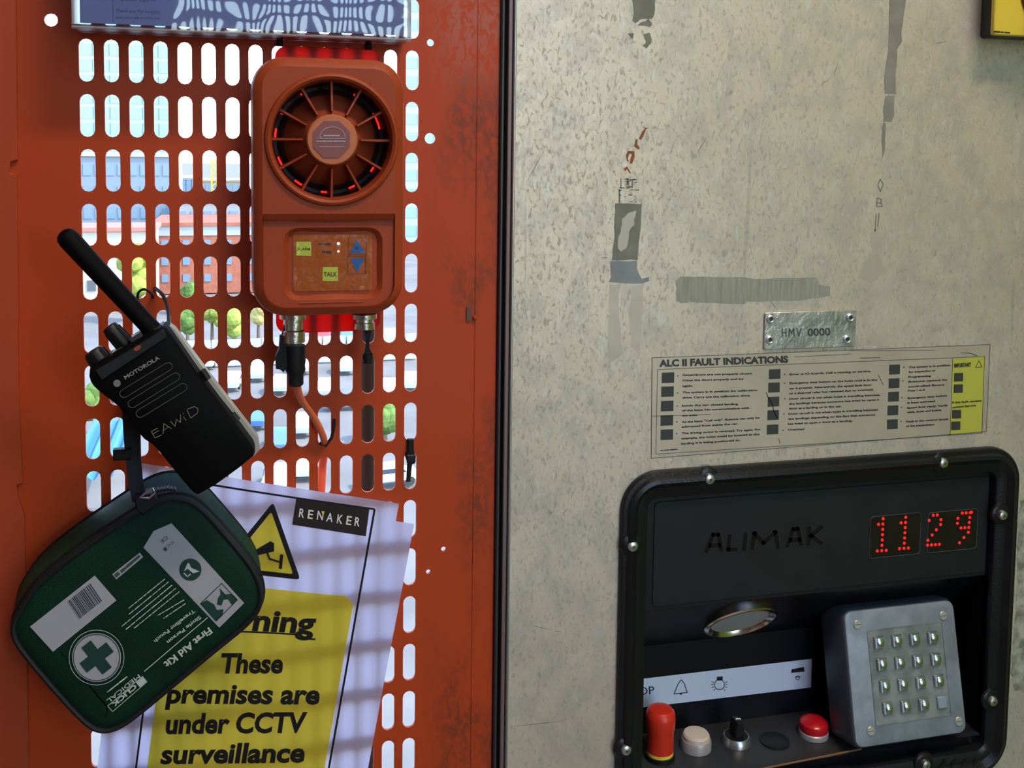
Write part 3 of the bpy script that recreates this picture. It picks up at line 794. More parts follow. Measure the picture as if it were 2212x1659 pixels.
# ================================================================== FIRST AID POUCH
def pouch():
    cF = .046
    def Wp(x, y, c=cF): a, b = at(x, y, c); return Vector((a, -c, b))
    O = Wp(296, 1322); U = Wp(296 - 79, 1322 + 61) - O           # reading direction of the print
    F = Fr(O, U, Vector((0, 0, 0)) + Fr(O, U, (0, 0, 1), (0, -1, 0)).Y, (0, -1, 0))
    r = thing('first_aid_pouch', 'green zipped first aid pouch with white cross hanging over the warning poster', 'pouch', WALL.P(*at(296, 1322, .01), .01))
    ext = [F.px(x, y) for x, y in ((97, 1478), (500, 1160), (400, 1462), (200, 1172))]
    a0, a1 = min(p[0] for p in ext), max(p[0] for p in ext); b0, b1 = min(p[1] for p in ext), max(p[1] for p in ext)
    # traced front outline
    out = [(22, 1352), (38, 1318), (75, 1262), (150, 1200), (250, 1132), (330, 1080), (385, 1072), (430, 1086), (500, 1165), (545, 1220), (566, 1262), (568, 1305), (545, 1345), (470, 1405), (380, 1480), (290, 1555), (250, 1580), (212, 1584), (180, 1565), (120, 1500), (60, 1430), (27, 1385)]
    poly = ccw([F.px(x, y) for x, y in out]); poly = smooth_poly(poly, 2)
    green = mat('green_nylon', (.002, .045, .022), .6, spec=.25, noise=.25, nscale=25, bump=.25, bscale=1500)
    D = .037
    bd = MB(F).slab(poly, [(.008, -D), (.001, -D + .003), (-.001, -D + .008), (-.001, -D + .016), (0, -.004), (.002, -.001)], cap1=False)
    def lean(mb):                                  # the pouch hangs with its back a little higher than its front
        for v in mb.v:
            t = max(0, (v.y + cF - .004) / D); v.z += t * .0085; v.x -= t * .003
        return mb
    lean(bd).build('body', green, r)
    MB(F).slab(poly, [(.002, -.001), (.004, .0005), (.009, .0016), (.018, .0026)], cap0=False).build('front_panel', mat('green_nylon_front', (.0005, .024, .012), .62, spec=.2, noise=.2, nscale=30, bump=.3, bscale=1200), r)
    pip = MB(F); pip.tube([(p[0], p[1], -.0005) for p in inset(poly, .0012)], .0019, 8, closed=True); pip.build('piping', M_RUB, r)
    z = MB(F); z.tube([(p[0], p[1], -.0075) for p in inset(poly, -.0001)], .0018, 8, closed=True, flat=1.3); z.build('zip_tape', M_BLACKM, r)
    z = MB(F); z.tube([(p[0], p[1], -D + .004) for p in inset(poly, .0005)], .0014, 6, closed=True); lean(z).build('piping', M_RUB, r)
    # zip pull and corner tab
    t = [F.px(x, y, -.002) for x, y in ((290, 1072), (330, 1062), (345, 1085), (310, 1108), (296, 1098))]
    MB(F).slab(ccw(t), [(0, -.012), (0, .001), (.001, .0022)]).build('corner_tab', M_RUB, r)
    zp = MB(F); zp.tube([(*F.px(x, y, .004), .004) for x, y in ((303, 1075), (318, 1062), (330, 1056), (335, 1064), (322, 1076))], .0008, 6, closed=True); zp.build('zip_pull', M_ZINC, r)
    zz = MB(F)
    for k in range(7):
        a, b = F.px(335 + k * 7, 1058 - (k if k < 4 else 8 - k), .000); zz.box(a - .0009, a + .0009, b - .0009, b + .0009, -.002, .0035)
    zz.build('zip_teeth', M_BLACK, r)
    # ---- printed front
    def lay(c):
        def fn(x, y):
            a, b = F.px(x, y, c); return F.P(a, b, c)
        return fn
    def K(x, y): return (x / 2.517, 1000 + y / 2.517)
    GR = mat('print_grey', (.34, .34, .37), .55); DG = mat('print_green', (.002, .035, .024), .6); LB = mat('label_ink', (.05, .05, .06), .6)
    c = .0029
    w = Print(lay(c))
    w.poly([K(515, 612), K(633, 747), K(288, 1027), K(163, 890)])
    w.poly([K(760, 488), K(778, 512), K(632, 634), K(610, 605)])
    w.poly([K(835, 370), K(933, 328), K(1328, 762), K(1192, 896), K(780, 460)])
    x, y = K(525, 1058); w.poly(circ(x, y, 53, 36))
    w.build('white_label', GR, r)
    g = Print(lay(c + .0003))
    d = Vector((-.787, .617)); e = Vector((.617, .787)); o = Vector((x, y))
    def q(s, t): return tuple(o + d * s + e * t)
    g.poly([q(-13, -37), q(13, -37), q(13, -13), q(37, -13), q(37, 13), q(13, 13), q(13, 37), q(-13, 37), q(-13, 13), q(-37, 13), q(-37, -13), q(-13, -13)])
    g.build('green_cross', DG, r); g = Print(lay(c + .0003))
    g.ring(circ(x, y, 51, 40), 1.8)
    g.build('cross_ring', DG, r); g = Print(lay(c + .0003))
    x2, y2 = K(1035, 580); g.poly(circ(x2, y2, 24, 28)); 
    g.build('round_emblem', DG, r); g = Print(lay(c + .0003))
    sq = [K(1205, 655), K(1290, 745), K(1175, 860), K(1090, 765)]
    g.loop(sq, 1.6)
    g.poly([K(1090, 765), K(1125, 745), K(1165, 770), K(1180, 800), K(1215, 795), K(1210, 830), K(1175, 858)])
    g.poly([K(1195, 680), K(1212, 700), K(1225, 715), K(1262, 712), K(1290, 740), K(1262, 775), K(1240, 740), K(1215, 745), K(1205, 775), K(1180, 770), K(1185, 735), K(1200, 715)])
    g.build('pictogram', DG, r)
    w2 = Print(lay(c + .0006))
    w2.ring(circ(x, y, 60, 40), 1.2)
    w2.poly([K(1000, 590), K(1020, 545), K(1028, 545), K(1040, 570), K(1085, 590), K(1050, 600), K(1020, 575)]); w2.line([K(1000, 600), K(1020, 618), K(1035, 605)], 2.5)
    w2.line([K(1127, 842), K(785, 1133)], 1.8)
    w2.text('First Aid Kit', *K(1135, 893), *K(888, 1088), 14.5, .03, flip=1)
    w2.text('Single Person', *K(1085, 830), *K(905, 970), 7.5, .02)
    w2.text('Travelling Pouch', *K(1052, 795), *K(835, 965), 7.5, .02)
    w2.text('MEDICAL', *K(752, 1148), *K(578, 1290), 8.5, .012)
    w2.dash(*K(690, 1163), *K(585, 1245), 3)
    w2.loop([K(775, 1160), K(800, 1190), K(612, 1352), K(585, 1322)], 1.4)
    w2.poly([K(775, 1160), K(800, 1190), K(762, 1222), K(737, 1192)])
    w2.text('CLICK', *K(732, 1202), *K(604, 1312), 9, .04)
    for k, (p0, p1) in enumerate(((K(895, 632), K(700, 790)), (K(915, 648), K(695, 828)), (K(935, 665), K(663, 888)), (K(955, 682), K(685, 905)), (K(975, 700), K(728, 900)), (K(1000, 745), K(860, 828)), (K(1008, 765), K(890, 845)))):
        w2.dash(*p0, *p1, 2.0, k)
    w2.build('print', mat('print_pale', (.50, .53, .52), .5), r)
    bk = Print(lay(c + .0003)); rnd = random.Random(5)
    A = Vector(K(490, 655)); Bv = Vector(K(365, 755)); dn = Vector(K(430, 850)) - Vector(K(365, 755)); s = 0.
    while s < 1:
        wd_ = rnd.uniform(.015, .05); p, q_ = A.lerp(Bv, s), A.lerp(Bv, min(1, s + wd_)); bk.poly([tuple(p), tuple(q_), tuple(q_ + dn), tuple(p + dn)]); s += wd_ + rnd.uniform(.015, .04)
    bk.text('CE', *K(905, 395), *K(870, 425), 7, .02).text('cc', *K(940, 425), *K(905, 450), 8).text('1', *K(900, 455), *K(885, 468), 8)
    bk.dash(*K(757, 507), *K(660, 590), 6); bk.poly([K(642, 590), K(655, 605), K(632, 624), K(618, 608)])
    bk.build('barcode', LB, r)
    return F
PF = pouch()

# ================================================================== TWO-WAY RADIO
def radio():
    cF = .082
    def Wp(x, y, c=cF): a, b = at(x, y, c); return Vector((a, -c, b))
    O = Wp(375, 890); X = Wp(375 + 83, 890 - 56) - O
    F = Fr(O, X, Fr(O, X, (0, 0, 1), (0, -1, 0)).Y, (0, -1, 0))
    r = thing('two_way_radio', 'black two way radio with antenna hanging tilted above the green pouch', 'radio', WALL.P(*at(400, 900, .045), .045))
    def L(x, y, c=0.): return F.px(x, y, c)
    out = [(188, 812), (192, 797), (215, 782), (348, 706), (358, 706), (366, 716), (450, 838), (545, 956), (553, 978), (546, 994), (440, 1071), (424, 1074), (407, 1060), (340, 977), (325, 962), (305, 950), (262, 893), (250, 878), (212, 850), (194, 832)]
    poly = smooth_poly(ccw([L(x, y) for x, y in out]), 1)
    q = [poly[0]]
    for p in poly[1:]:
        if (Vector(p) - Vector(q[-1])).length > .0022: q.append(p)
    poly = q
    bk = mat('radio_black', (.0022, .0022, .0025), .6, bump=.1, bscale=1800, spec=.09)
    MB(F).slab(poly, [(.004, -.032), (.001, -.029), (0, -.022), (0, -.006), (.0008, -.002), (.0016, -.0006), (.0026, 0)]).build('body', bk, r)
    # pale side plate and rear belt clip seen along the right edge
    sp = [L(x, y, -.012) for x, y in ((366, 704), (377, 712), (459, 822), (558, 950), (561, 972), (548, 986), (440, 850), (362, 722))]
    MB(F).slab(ccw(sp), [(0, -.024), (0, -.0125)]).build('battery_side', mat('worn_side', (.34, .33, .28), .5), r)
    MB(F).tube([(*L(436, 800, -.006), -.007), (*L(449, 820, -.006), -.007)], .0022, 8).build('side_button', M_BLACK, r)
    MB(F).tube([(*L(500, 898, -.006), -.009), (*L(512, 912, -.006), -.009)], .0026, 8).build('side_button', M_BLACK, r)
    # top deck ridge
    dk = [L(x, y, .001) for x, y in ((205, 800), (352, 712), (362, 728), (220, 822))]
    MB(F).slab(ccw(dk), [(.0006, -.002), (0, -.001), (.0004, .0012)]).build('top_band', mat('radio_band', (.010, .012, .018), .4), r)
    # antenna with rounded tip
    cA = -.014
    base, tip = Vector((*L(338, 722, cA), cA)), Vector((*L(150, 518, cA), cA))
    k = .00028; n = 9; pts = []; rad = []
    for i in range(n):
        t = i / (n - 1); pts.append(base.lerp(tip, t)); rad.append(k * (21 if t < .12 else 19.5 + 3.5 * t))
    dr = (tip - base).normalized()
    rad[-1] = k * 23
    for s, q in ((.0035, .9), (.0055, .65), (.0066, .25)): pts.append(tip + dr * s); rad.append(k * 23 * q)
    MB(F).tube([tuple(p) for p in pts], rad, 18).build('antenna', bk, r)
    def knob(x0, y0, x1, y1, w, name):
        p, q_ = Vector((*L(x0, y0, cA), cA)), Vector((*L(x1, y1, cA), cA)); e = (q_ - p)
        pts = [p, p + e * .05, p + e * .85, p + e * .96, q_]; rr_ = [w * .9, w, w * .88, w * .8, w * .55]
        o = MB(F).tube([tuple(v) for v in pts], [x * k for x in rr_], 14).build(name, M_BLACK, r)
        g = MB(F)
        Zt = e.normalized()
        for m_ in range(8):
            t = 2 * PI * m_ / 8; s_ = Vector((-Zt.y, Zt.x, 0)) * math.cos(t) + Vector((0, 0, 1)) * math.sin(t)
            g.tube([tuple(p + e * .1 + s_ * w * k * .97), tuple(p + e * .82 + s_ * w * k * .86)], .0006, 5)
        g.build('grip_rib', M_BLACK, o)
    knob(278, 752, 234, 704, 20, 'channel_knob'); knob(222, 786, 200, 756, 24, 'volume_knob')
    # small lugs between knobs and antenna
    for x, y, w in ((262, 765, 12), (300, 735, 14), (350, 716, 10)):
        a, b = L(x, y, -.01); MB(F).box(a - w * k, a + w * k, b - .002, b + .004, -.02, -.006, .0006).build('deck_lug', mat('lug_grey', (.03, .032, .036), .4), r)
    a, b = L(297, 752, .0012); MB(F).slab(circ(a, b, .0022, 14, .0013), [(0, .0008), (0, .0018)]).build('status_light', mat('amber_lamp', (.30, .07, .03), .3), r)
    def lay(c):
        def fn(x, y):
            a, b = F.px(x, y, c); return F.P(a, b, c)
        return fn
    # three grille slots: recessed outlines
    for (x0, y0, x1, y1) in ((268, 850, 363, 792), (286, 872, 379, 814), (303, 893, 395, 837)):
        p, q_ = Vector(L(x0, y0)), Vector(L(x1, y1)); u = (q_ - p).normalized(); w_ = Vector((-u.y, u.x)); R_ = .0024; st = []
        for t in range(0, 181, 20): st.append(tuple(p + (u * -math.sin(math.radians(t)) + w_ * math.cos(math.radians(t))) * R_))
        for t in range(0, 181, 20): st.append(tuple(q_ + (u * math.sin(math.radians(t)) - w_ * math.cos(math.radians(t))) * R_))
        g = MB(F); g.tube([(s[0], s[1], .0001) for s in st], .00022, 5, closed=True); g.build('grille_slot', mat('slot_line', (.075, .078, .075), .5), r)
    lg = Print(lay(.0012)); lg.text('MOTOROLA', 271, 820, 346, 775, 8, .03); 
    lg.build('lettering', mat('silver_print', (.22, .22, .22), .4), r)
    p = Print(lay(.0012)); p.poly(circ(252.7, 828, 8, 20)); p.build('emblem', mat('emblem_grey', (.17, .17, .17), .4), r)
    hw = Print(lay(.0008))
    hw.line([(340, 925), (327, 932), (335, 946), (348, 940)], 1.5).line([(330, 938), (343, 930)], 1.4)
    hw.line([(352, 937), (354, 915), (370, 926)], 1.4).line([(353, 930), (364, 922)], 1.2)
    hw.line([(368, 910), (378, 921), (381, 906), (390, 913), (390, 896)], 1.4)
    hw.line([(396, 900), (402, 908)], 1.3).line([(396, 893), (397, 894)], 1.3)
    hw.line([(404, 886), (412, 903), (426, 893), (428, 883), (420, 878), (405, 884)], 1.4)
    hw.build('handwriting', mat('scratched_print', (.20, .19, .14), .6), r)
    # belt clip reaching back to the gate
    a, b = L(430, 860, -.032)
    MB(F).box(a - .008, a + .008, b - .03, b + .012, -.040, -.032, .002).build('belt_clip', M_BLACK, r)
    MB().tube([(*at(395, 868, .045), .045), (*at(392, 850, .02), .02), (*at(385, 838, .002), .002)], .003, 8).build('clip_hook', M_BLACK, r)
radio()
def loop_and_strap():
    pts = [(297, 650, .004), (299, 632, .01), (312, 625, .014), (327, 634, .006), (330, 644, -.001)]
    o = MB().tube(catmull([(*at(x, y, c), c) for x, y, c in pts], 5), .0009, 8).build('wire_loop', M_BLACKM); tag(o, 'short thin black cord looped through a slot just left of the lanyard behind the antenna', 'cord')
    pts = [(334, 622, -.001), (340, 626, .006), (352, 638, .014), (360, 658, .02), (364, 680, .03), (364, 702, .046), (362, 712, .052)]
    o = MB().tube(catmull([(*at(x, y, c), c) for x, y, c in pts], 5), .0012, 8).build('lanyard_cord', M_BLACKM); tag(o, 'thin black cord from a gate slot down to the top corner of the radio', 'cord')
    c = .03
    r = thing('hanging_strap', 'black webbing strap holding the green pouch, running down behind the radio', 'strap', WALL.P(*at(290, 960, c), c))
    mb = MB()
    L_ = [(262, 850), (266, 930), (270, 985), (276, 1040), (286, 1085)]; R_ = [(300, 850), (303, 930), (304, 985), (308, 1040), (318, 1080)]
    cc = [.028, .028, .03, .034, .042]; v = []
    for (l, q, c_) in zip(L_, R_, cc): v += [(*at(*l, c_), c_), (*at(*q, c_), c_), (*at(*l, c_), c_ - .0025), (*at(*q, c_), c_ - .0025)]
    f = []
    for k in range(4):
        o_ = 4 * k; f += [(o_, o_ + 1, o_ + 5, o_ + 4), (o_ + 2, o_ + 6, o_ + 7, o_ + 3), (o_, o_ + 4, o_ + 6, o_ + 2), (o_ + 1, o_ + 3, o_ + 7, o_ + 5)]
    f += [(0, 2, 3, 1), (16, 17, 19, 18)]
    mb.add(v, f).build('webbing', M_RUB, r)
    a, b = at(256, 980, .03); MB().box(a - .003, a + .008, b - .0035, b + .0035, .027, .034, .001).build('buckle', M_BLACK, r)
    MB().tube([(*at(280, 852, .028), .027), (*at(284, 838, .014), .014), (*at(286, 828, -.001), -.001)], .003, 8).build('hook', M_BLACK, r)
loop_and_strap()

# ================================================================== CONTROL CONSOLE
def console():
    r = thing('control_console', 'black moulded hoist control console screwed into the steel wall, with keypad and push buttons', 'control panel', WALL.P(.554, -.57, 0))
    a0, a1 = at(1335, 1300)[0], at(2181, 1300)[0]; b1 = at(1760, 990)[1]; b0 = at(2110, 1668)[1]
    poly = rrect(a0, a1, b0, b1, .030, 10)
    glossy = mat('console_black', (.009, .010, .012), .30, spec=.35, noise=.25, nscale=15, bump=.12, bscale=500)
    IN = .0225
    ia0, ia1, ib0, ib1 = a0 + IN, a1 - IN, b0 + IN, b1 - IN
    MB().slab(poly, [(0, .0004), (0, .004), (.001, .0055), (.004, .0058), (.0055, .0085), (.0085, .0095), (.0105, .0075), (.013, .0052), (.0185, .0048), (.0215, .003), (IN, .0), (IN, -.006)], cap0=False, cap1=False).build('bezel', glossy, r)
    # screw bosses on the bezel
    for (x, y) in ((1533, 1035), (2038, 1000), (2166, 1113), (1367, 1180), (1353, 1620), (2145, 1515), (2000, 1652)):
        a, b = at(x, y, .008)
        bs = MB().lathe((a, b, 0), [(.0095, .0042), (.0088, .0060), (.0072, .0068)], 22, cap0=False).build('screw_boss', glossy, r)
        s = MB().lathe((a, b, 0), [(.0044, .0062), (.0044, .0076), (.0036, .0094), (.0018, .0101)], 18).build('screw', M_ZINC, bs)
        MB().lathe((a, b, 0), [(.0015, .0099), (.0012, .0103)], 6).build('socket', mat('screw_socket', (.10, .10, .10), .5, .6), s)
    # shallow ribs at the lower right of the bezel
    for k in range(4):
        x = 2030 + 22 * k
        MB().tube([(*at(x, 1660, .006), .006), (*at(x + 14, 1640, .006), .006)], .0008, 6).build('bezel_rib', glossy, r)
    # display fascia
    cD = -.003
    bD = at(1760, 1284, cD)[1]
    fascia = mat('fascia_black', (.008, .010, .012), .45, spec=.3, noise=.2, nscale=25)
    MB().slab(rrect(ia0 + .0002, ia1 - .0002, bD, ib1 - .0002, .002, 3), [(0, -.010), (0, cD - .001), (.0012, cD)]).build('display_fascia', fascia, r)
    pl = rrect(at(1410, 1200, cD)[0], at(2128, 1200, cD)[0], bD + .004, ib1 - .004, .004, 4)
    MB().slab(pl, [(0, cD - .0002), (.0006, cD + .0008)], cap0=False).build('fascia_plate', mat('fascia_plate', (.011, .014, .016), .48, spec=.3, noise=.25, nscale=40), r)
    cP = cD + .0009
    def KL(x, y): return (1300 + x / 2.34, 950 + y / 2.34)
    strokes = [[(528, 568), (562, 478), (590, 478), (606, 560)], [(548, 535), (596, 533)], [(648, 484), (638, 556), (680, 554)], [(728, 474), (720, 556)],
               [(760, 552), (772, 470), (818, 524), (878, 464), (892, 546)], [(938, 538), (968, 450), (992, 448), (1008, 530)], [(954, 508), (1000, 506)], [(1050, 444), (1044, 530)], [(1112, 440), (1058, 486), (1112, 524)]]
    for nm_, w_, off, m_ in (('lettering', 9.5, .0003, mat('brown_black_print', (.004, .002, .002), .5, spec=.2)), ('lettering_edge', 11.5, .0001, mat('letter_edge', (.026, .032, .036), .4))):
        for k_, st_ in enumerate(strokes):
            if k_ in (1, 6, 8): continue
            lt = Print(onplane(cP + off)); lt.line([KL(*p) for p in st_], w_)
            if k_ in (0, 5, 7): lt.line([KL(*p) for p in strokes[k_ + 1]], w_)
            lt.build(nm_, m_, r)
    for nm, q in (('left', [(1880, 1115), (1989, 1108), (1986, 1196), (1877, 1206)]), ('right', [(2005, 1106), (2111, 1100), (2109, 1184), (2002, 1194)])):
        pp = [at(x, y, cP) for x, y in q]; x0, x1 = (pp[0][0] + pp[3][0]) / 2, (pp[1][0] + pp[2][0]) / 2; y0, y1 = (pp[2][1] + pp[3][1]) / 2, (pp[0][1] + pp[1][1]) / 2
        w = MB().slab(rrect(x0, x1, y0, y1, .003, 4), [(0, cP - .0002), (0, cP + .0003)]).build('display_window', mat('display_glass', (.010, .008, .009), .18), r)
        MB().tube([(p[0], p[1], cP + .0003) for p in rrect(x0, x1, y0, y1, .003, 4)], .0003, 5, closed=True).build('window_rim', mat('rim_grey', (.06, .065, .07), .4), w)
    font = {'1': ['00100', '01100', '00100', '00100', '00100', '00100', '01110'], '2': ['01110', '10001', '00001', '00110', '01000', '10000', '11111'], '9': ['01110', '10001', '10001', '01111', '00001', '00010', '01100']}
    font['2'] = ['01100', '10010', '00010', '00100', '01000', '10000', '11110']; font['9'] = ['00111', '01001', '01001', '00111', '00001', '00010', '00100']
    font['1'] = ['00100', '01100', '00100', '00100', '00100', '00100', '01110']
    led = mat('led_red', (.6, .01, .01), .4, emit=(1, .008, .008, .5))
    dl = MB()
    for ch, (xt, yt), (xb, yb), pitch, slope in (('1', (1907, 1120), (1904, 1189), 9.5, -.07), ('1', (1956, 1117), (1952, 1184), 9.5, -.07), ('2', (2024, 1112), (2020, 1176), 8.5, -.07), ('9', (2078, 1108), (2072, 1172), 8.5, -.07)):
        for row in range(7):
            cx = xt + (xb - xt) * row / 6; cy = yt + (yb - yt) * row / 6
            for col_ in range(5):
                if font[ch][row][col_] == '1':
                    x = cx + (col_ - 2) * pitch; y = cy + (col_ - 2) * pitch * slope
                    a, b = at(x, y, cP); dl.slab(circ(a, b, .00125, 10), [(0, cP + .0002), (0, cP + .0006)], cap0=False)
    a, b = at(2098, 1106, cP); dl.slab(circ(a, b, .00125, 10), [(0, cP + .0002), (0, cP + .0006)], cap0=False)
    o = dl.build('display_digits', led, r, smooth=False)
    # ---- cavity under the display
    cB = -.066
    zS = at(1690, 1652, -.001)[1]                         # shelf height at its front edge
    bO = at(1600, 1372, cB)[1]
    xk = at(1757, 1450, cB)[0]
    cav = mat('cavity_black', (.006, .007, .010), .38, spec=.3, noise=.2, nscale=20)
    dark = mat('cavity_dark', (.003, .004, .006), .42, spec=.3)
    fo = Fr(WALL.P(ia0, bD, -.006), (1, 0, 0), WALL.P(ia0, bD, -.006) - WALL.P(ia0, bO, cB))
    MB().add([(ia0, bD, -.006), (ia1, bD, -.006), (ia1, bO, cB), (ia0, bO, cB)], [(0, 3, 2, 1)]).build('overhang', dark, r, smooth=False)
    MB().add([(ia0, bO, cB), (ia1, bO, cB), (ia1, zS - .002, cB), (ia0, zS - .002, cB)], [(0, 3, 2, 1)]).build('cavity_back', cav, r, smooth=False)
    MB().add([(ia0, zS, -.001), (ia1, zS, -.001), (ia1, zS + .002, cB), (ia0, zS + .002, cB)], [(0, 1, 2, 3)]).build('shelf', mat('shelf_black', (.018, .020, .025), .4, noise=.5, nscale=12, ncol=(.035, .036, .04)), r, smooth=False)
    for a in (ia0, ia1):
        MB().add([(a, bD, .0), (a, zS - .03, .0), (a, zS - .03, cB), (a, bD, cB)], [(0, 1, 2, 3)]).build('cavity_side', dark, r, smooth=False)
    MB().add([(ia0, zS, -.001), (ia1, zS, -.001), (ia1, ib0, -.006), (ia0, ib0, -.006)], [(0, 3, 2, 1)]).build('lower_lip', cav, r, smooth=False)
    MB().tube([(*at(1640, 1661, 0), .0005), (*at(1860, 1617, 0), .0005)], .0008, 6).build('rusty_edge', mat('rust_line', (.20, .09, .03), .7), r)
    # round lamp set in the overhang
    sl = (Vector((0, 0, bD)) - Vector((0, 0, bO)))
    P0, P1 = WALL.P(ia0, bD, -.006), WALL.P(ia0, bO, cB); ey = (P0 - P1).normalized(); nz = Vector((1, 0, 0)).cross(ey)
    if nz.y > 0: nz = -nz
    d = ray(1598, 1338); t = (P0 - CAM).dot(nz) / d.dot(nz); Oc = CAM + d * t
    FL = Fr(Oc, (1, 0, 0), ey, nz)
    lm = MB(FL).lathe((0, 0, 0), [(.0318, .0), (.0318, .003), (.0305, .0040), (.0282, .0042), (.0262, .0020), (.0255, .0006)], 40, cap0=False, cap1=False).build('lamp_ring', mat('lamp_chrome', (.78, .73, .64), .2, 1), r)
    MB(FL).lathe((0, 0, 0), [(.0250, .0002), (.0250, .0010)], 36).build('lamp_lens', mat('lens_grey', (.34, .35, .31), .3), lm)
    # white legend strip on the cavity back
    cs = cB + .0006
    st = Print(onplane(cs)); st.poly([(1330, 1473), (1330, 1535), (1752, 1485), (1754, 1423)]); so_ = st.build('legend_strip', mat('strip_white', (.80, .84, .95), .5), r)
    sy = Print(onplane(cs + .0003)); 
    def KK(x, y): return (1300 + x / 2.34, 950 + y / 2.34)
    sy.text('STOP', 1352, 1504, 1414, 1499, 17, .0)
    sy.line([KK(365, 1285), KK(375, 1262), KK(383, 1240), KK(395, 1222), KK(402, 1214), KK(410, 1222), KK(420, 1238), KK(425, 1258), KK(433, 1278)], 1.6).line([KK(365, 1285), KK(433, 1277)], 1.8).poly([KK(388, 1283), KK(412, 1280), KK(400, 1290)])
    x, y = KK(595, 1238); sy.ring(circ(x, y, 11.5, 22), 1.4); sy.poly([(x - 5.5, y - 17), (x + 7, y - 18), (x + 7, y - 9), (x - 6, y - 9)])
    for tdeg in (200, 180, 160, 20, 0, -20, 135, 45): 
        t = math.radians(tdeg); sy.line([(x + 13 * math.cos(t), y + 13 * math.sin(t)), (x + 18 * math.cos(t), y + 18 * math.sin(t))], 1.2)
    sy.poly([KK(960, 1160), KK(1022, 1148), KK(1025, 1172), KK(956, 1178)])
    sy.ring(circ(*KK(990, 1203), 5, 14), 1.3); sy.line([KK(978, 1200), KK(1002, 1198)], 2)
    sy.build('symbols', M_INK, so_)
    pt = Print(onplane(cs + .0002)); pt.poly([KK(922, 1132), KK(1050, 1112), KK(1048, 1238), KK(918, 1250)]); pt.build('sticker', mat('strip_white2', (.84, .86, .95), .4), so_)
    # ---- controls on the shelf: upright lathes
    zt = zS + .001
    def upright(px, py, prof, name, m, parent, n=28, dz=0.):
        a, c = onz(px, py, zt)
        return MB().lathe((a, zt + dz, c), prof, n, axis='b').build(name, m, parent)
    red = mat('estop_red', (.60, .030, .012), .35)
    e = upright(1425, 1634, [(.0125, 0), (.0125, .0035)], 'stop_base', M_BLACK, r)
    upright(1425, 1634, [(.0112, .0035), (.0112, .0062)], 'stop_collar', M_YEL, e)
    upright(1425, 1634, [(.0112, .0062), (.0112, .022), (.0118, .025), (.0123, .034), (.0116, .0385), (.0095, .041), (.005, .042)], 'stop_button', red, e)
    w = upright(1503, 1615, [(.0128, 0), (.0128, .006), (.0120, .0085)], 'button_collar', mat('grey_collar', (.42, .40, .40), .35, .3), r)
    upright(1503, 1615, [(.0112, .0085), (.0112, .0115), (.0100, .0132), (.005, .0138)], 'push_button', mat('cream_cap', (.60, .52, .45), .4), w)
    w = upright(1590, 1603, [(.0125, 0), (.0120, .004), (.0105, .0065), (.0100, .0065), (.0098, .0055)], 'switch_collar', mat('brushed_collar', (.5, .5, .52), .3, .9), r)
    sk = upright(1590, 1603, [(.0095, .005), (.0095, .0068)], 'switch_disc', M_BLACK, w)
    a, c = onz(1590, 1603, zt)
    MB().slab(ccw([(a - .004, zt + .0065), (a + .004, zt + .0065), (a + .0045, zt + .015), (a + .003, zt + .020), (a - .002, zt + .020), (a - .0035, zt + .014)]), [(.0006, c - .006), (0, c - .005), (0, c + .005), (.0006, c + .006)]).build('selector_lever', M_BLACK, w)
    MB().tube([(a - .001, zt + .0205, c), (a + .003, zt + .0203, c), (a + .0045, zt + .015, c + .001)], .0006, 6).build('lever_mark', M_WHITE, w)
    w = upright(1673, 1601, [(.0125, 0), (.0125, .0012), (.0115, .0016)], 'blank_plug', mat('blank_black', (.012, .012, .014), .4), r)
    w = upright(1757, 1587, [(.0125, 0), (.0125, .004), (.0115, .005)], 'button_collar', MC['grey_collar'], r)
    upright(1757, 1587, [(.0118, .005), (.0125, .008), (.0118, .0115), (.0090, .0140), (.004, .0150)], 'push_button', mat('button_red', (.50, .008, .016), .25), w)
    # ---- keypad box, its face tipped upward
    cT, cL = -.015, .010
    TL = Vector(WALL.P(*at(1817, 1322, cT), cT)); TR = Vector(WALL.P(*at(2062, 1291, cT), cT)); BL = Vector(WALL.P(*at(1851, 1617, cL), cL)); BR = Vector(WALL.P(*at(2088, 1586, cL), cL))
    Xd = ((TR - TL) + (BR - BL)); Xd.z = 0; Yd = (TL - BL + TR - BR)
    KO = (TL + TR + BL + BR) / 4
    FK = Fr(KO, Xd, (0, 0, 1), Xd.normalized().cross(Yd.normalized()))
    hw = Xd.length / 4; hh = Yd.length / 4
    kb = rrect(-hw, hw, -hh, hh, .008, 6)
    kx = MB(FK).slab(kb, [(-.001, -.034), (-.001, -.004), (.0006, -.0015)]).build('keypad_box', mat('keypad_body', (.045, .055, .070), .4), r)
    MB(FK).slab(inset(kb, .0002), [(.0006, -.0015), (.0010, 0), (.0022, .0006)], cap0=False).build('keypad_frame', mat('keypad_grey', (.27, .31, .36), .45, .2, noise=.25, nscale=50), kx)
    def KP(x, y): return FK.px(x, y, .0008)
    q = [KP(1871, 1362), KP(2031, 1343), KP(2059, 1546), KP(1893, 1566)]
    x0, x1 = (q[0][0] + q[3][0]) / 2, (q[1][0] + q[2][0]) / 2; y0, y1 = (q[2][1] + q[3][1]) / 2, (q[0][1] + q[1][1]) / 2
    MB(FK).slab(rrect(x0, x1, y0, y1, .001, 3), [(0, .0004), (0, .0012), (.0006, .0012), (.0007, .0007)]).build('key_plate', mat('key_plate', (.26, .29, .28), .45, .3, noise=.35, nscale=80), kx)
    kc = mat('key_chrome', (.70, .78, .86), .22, 1)
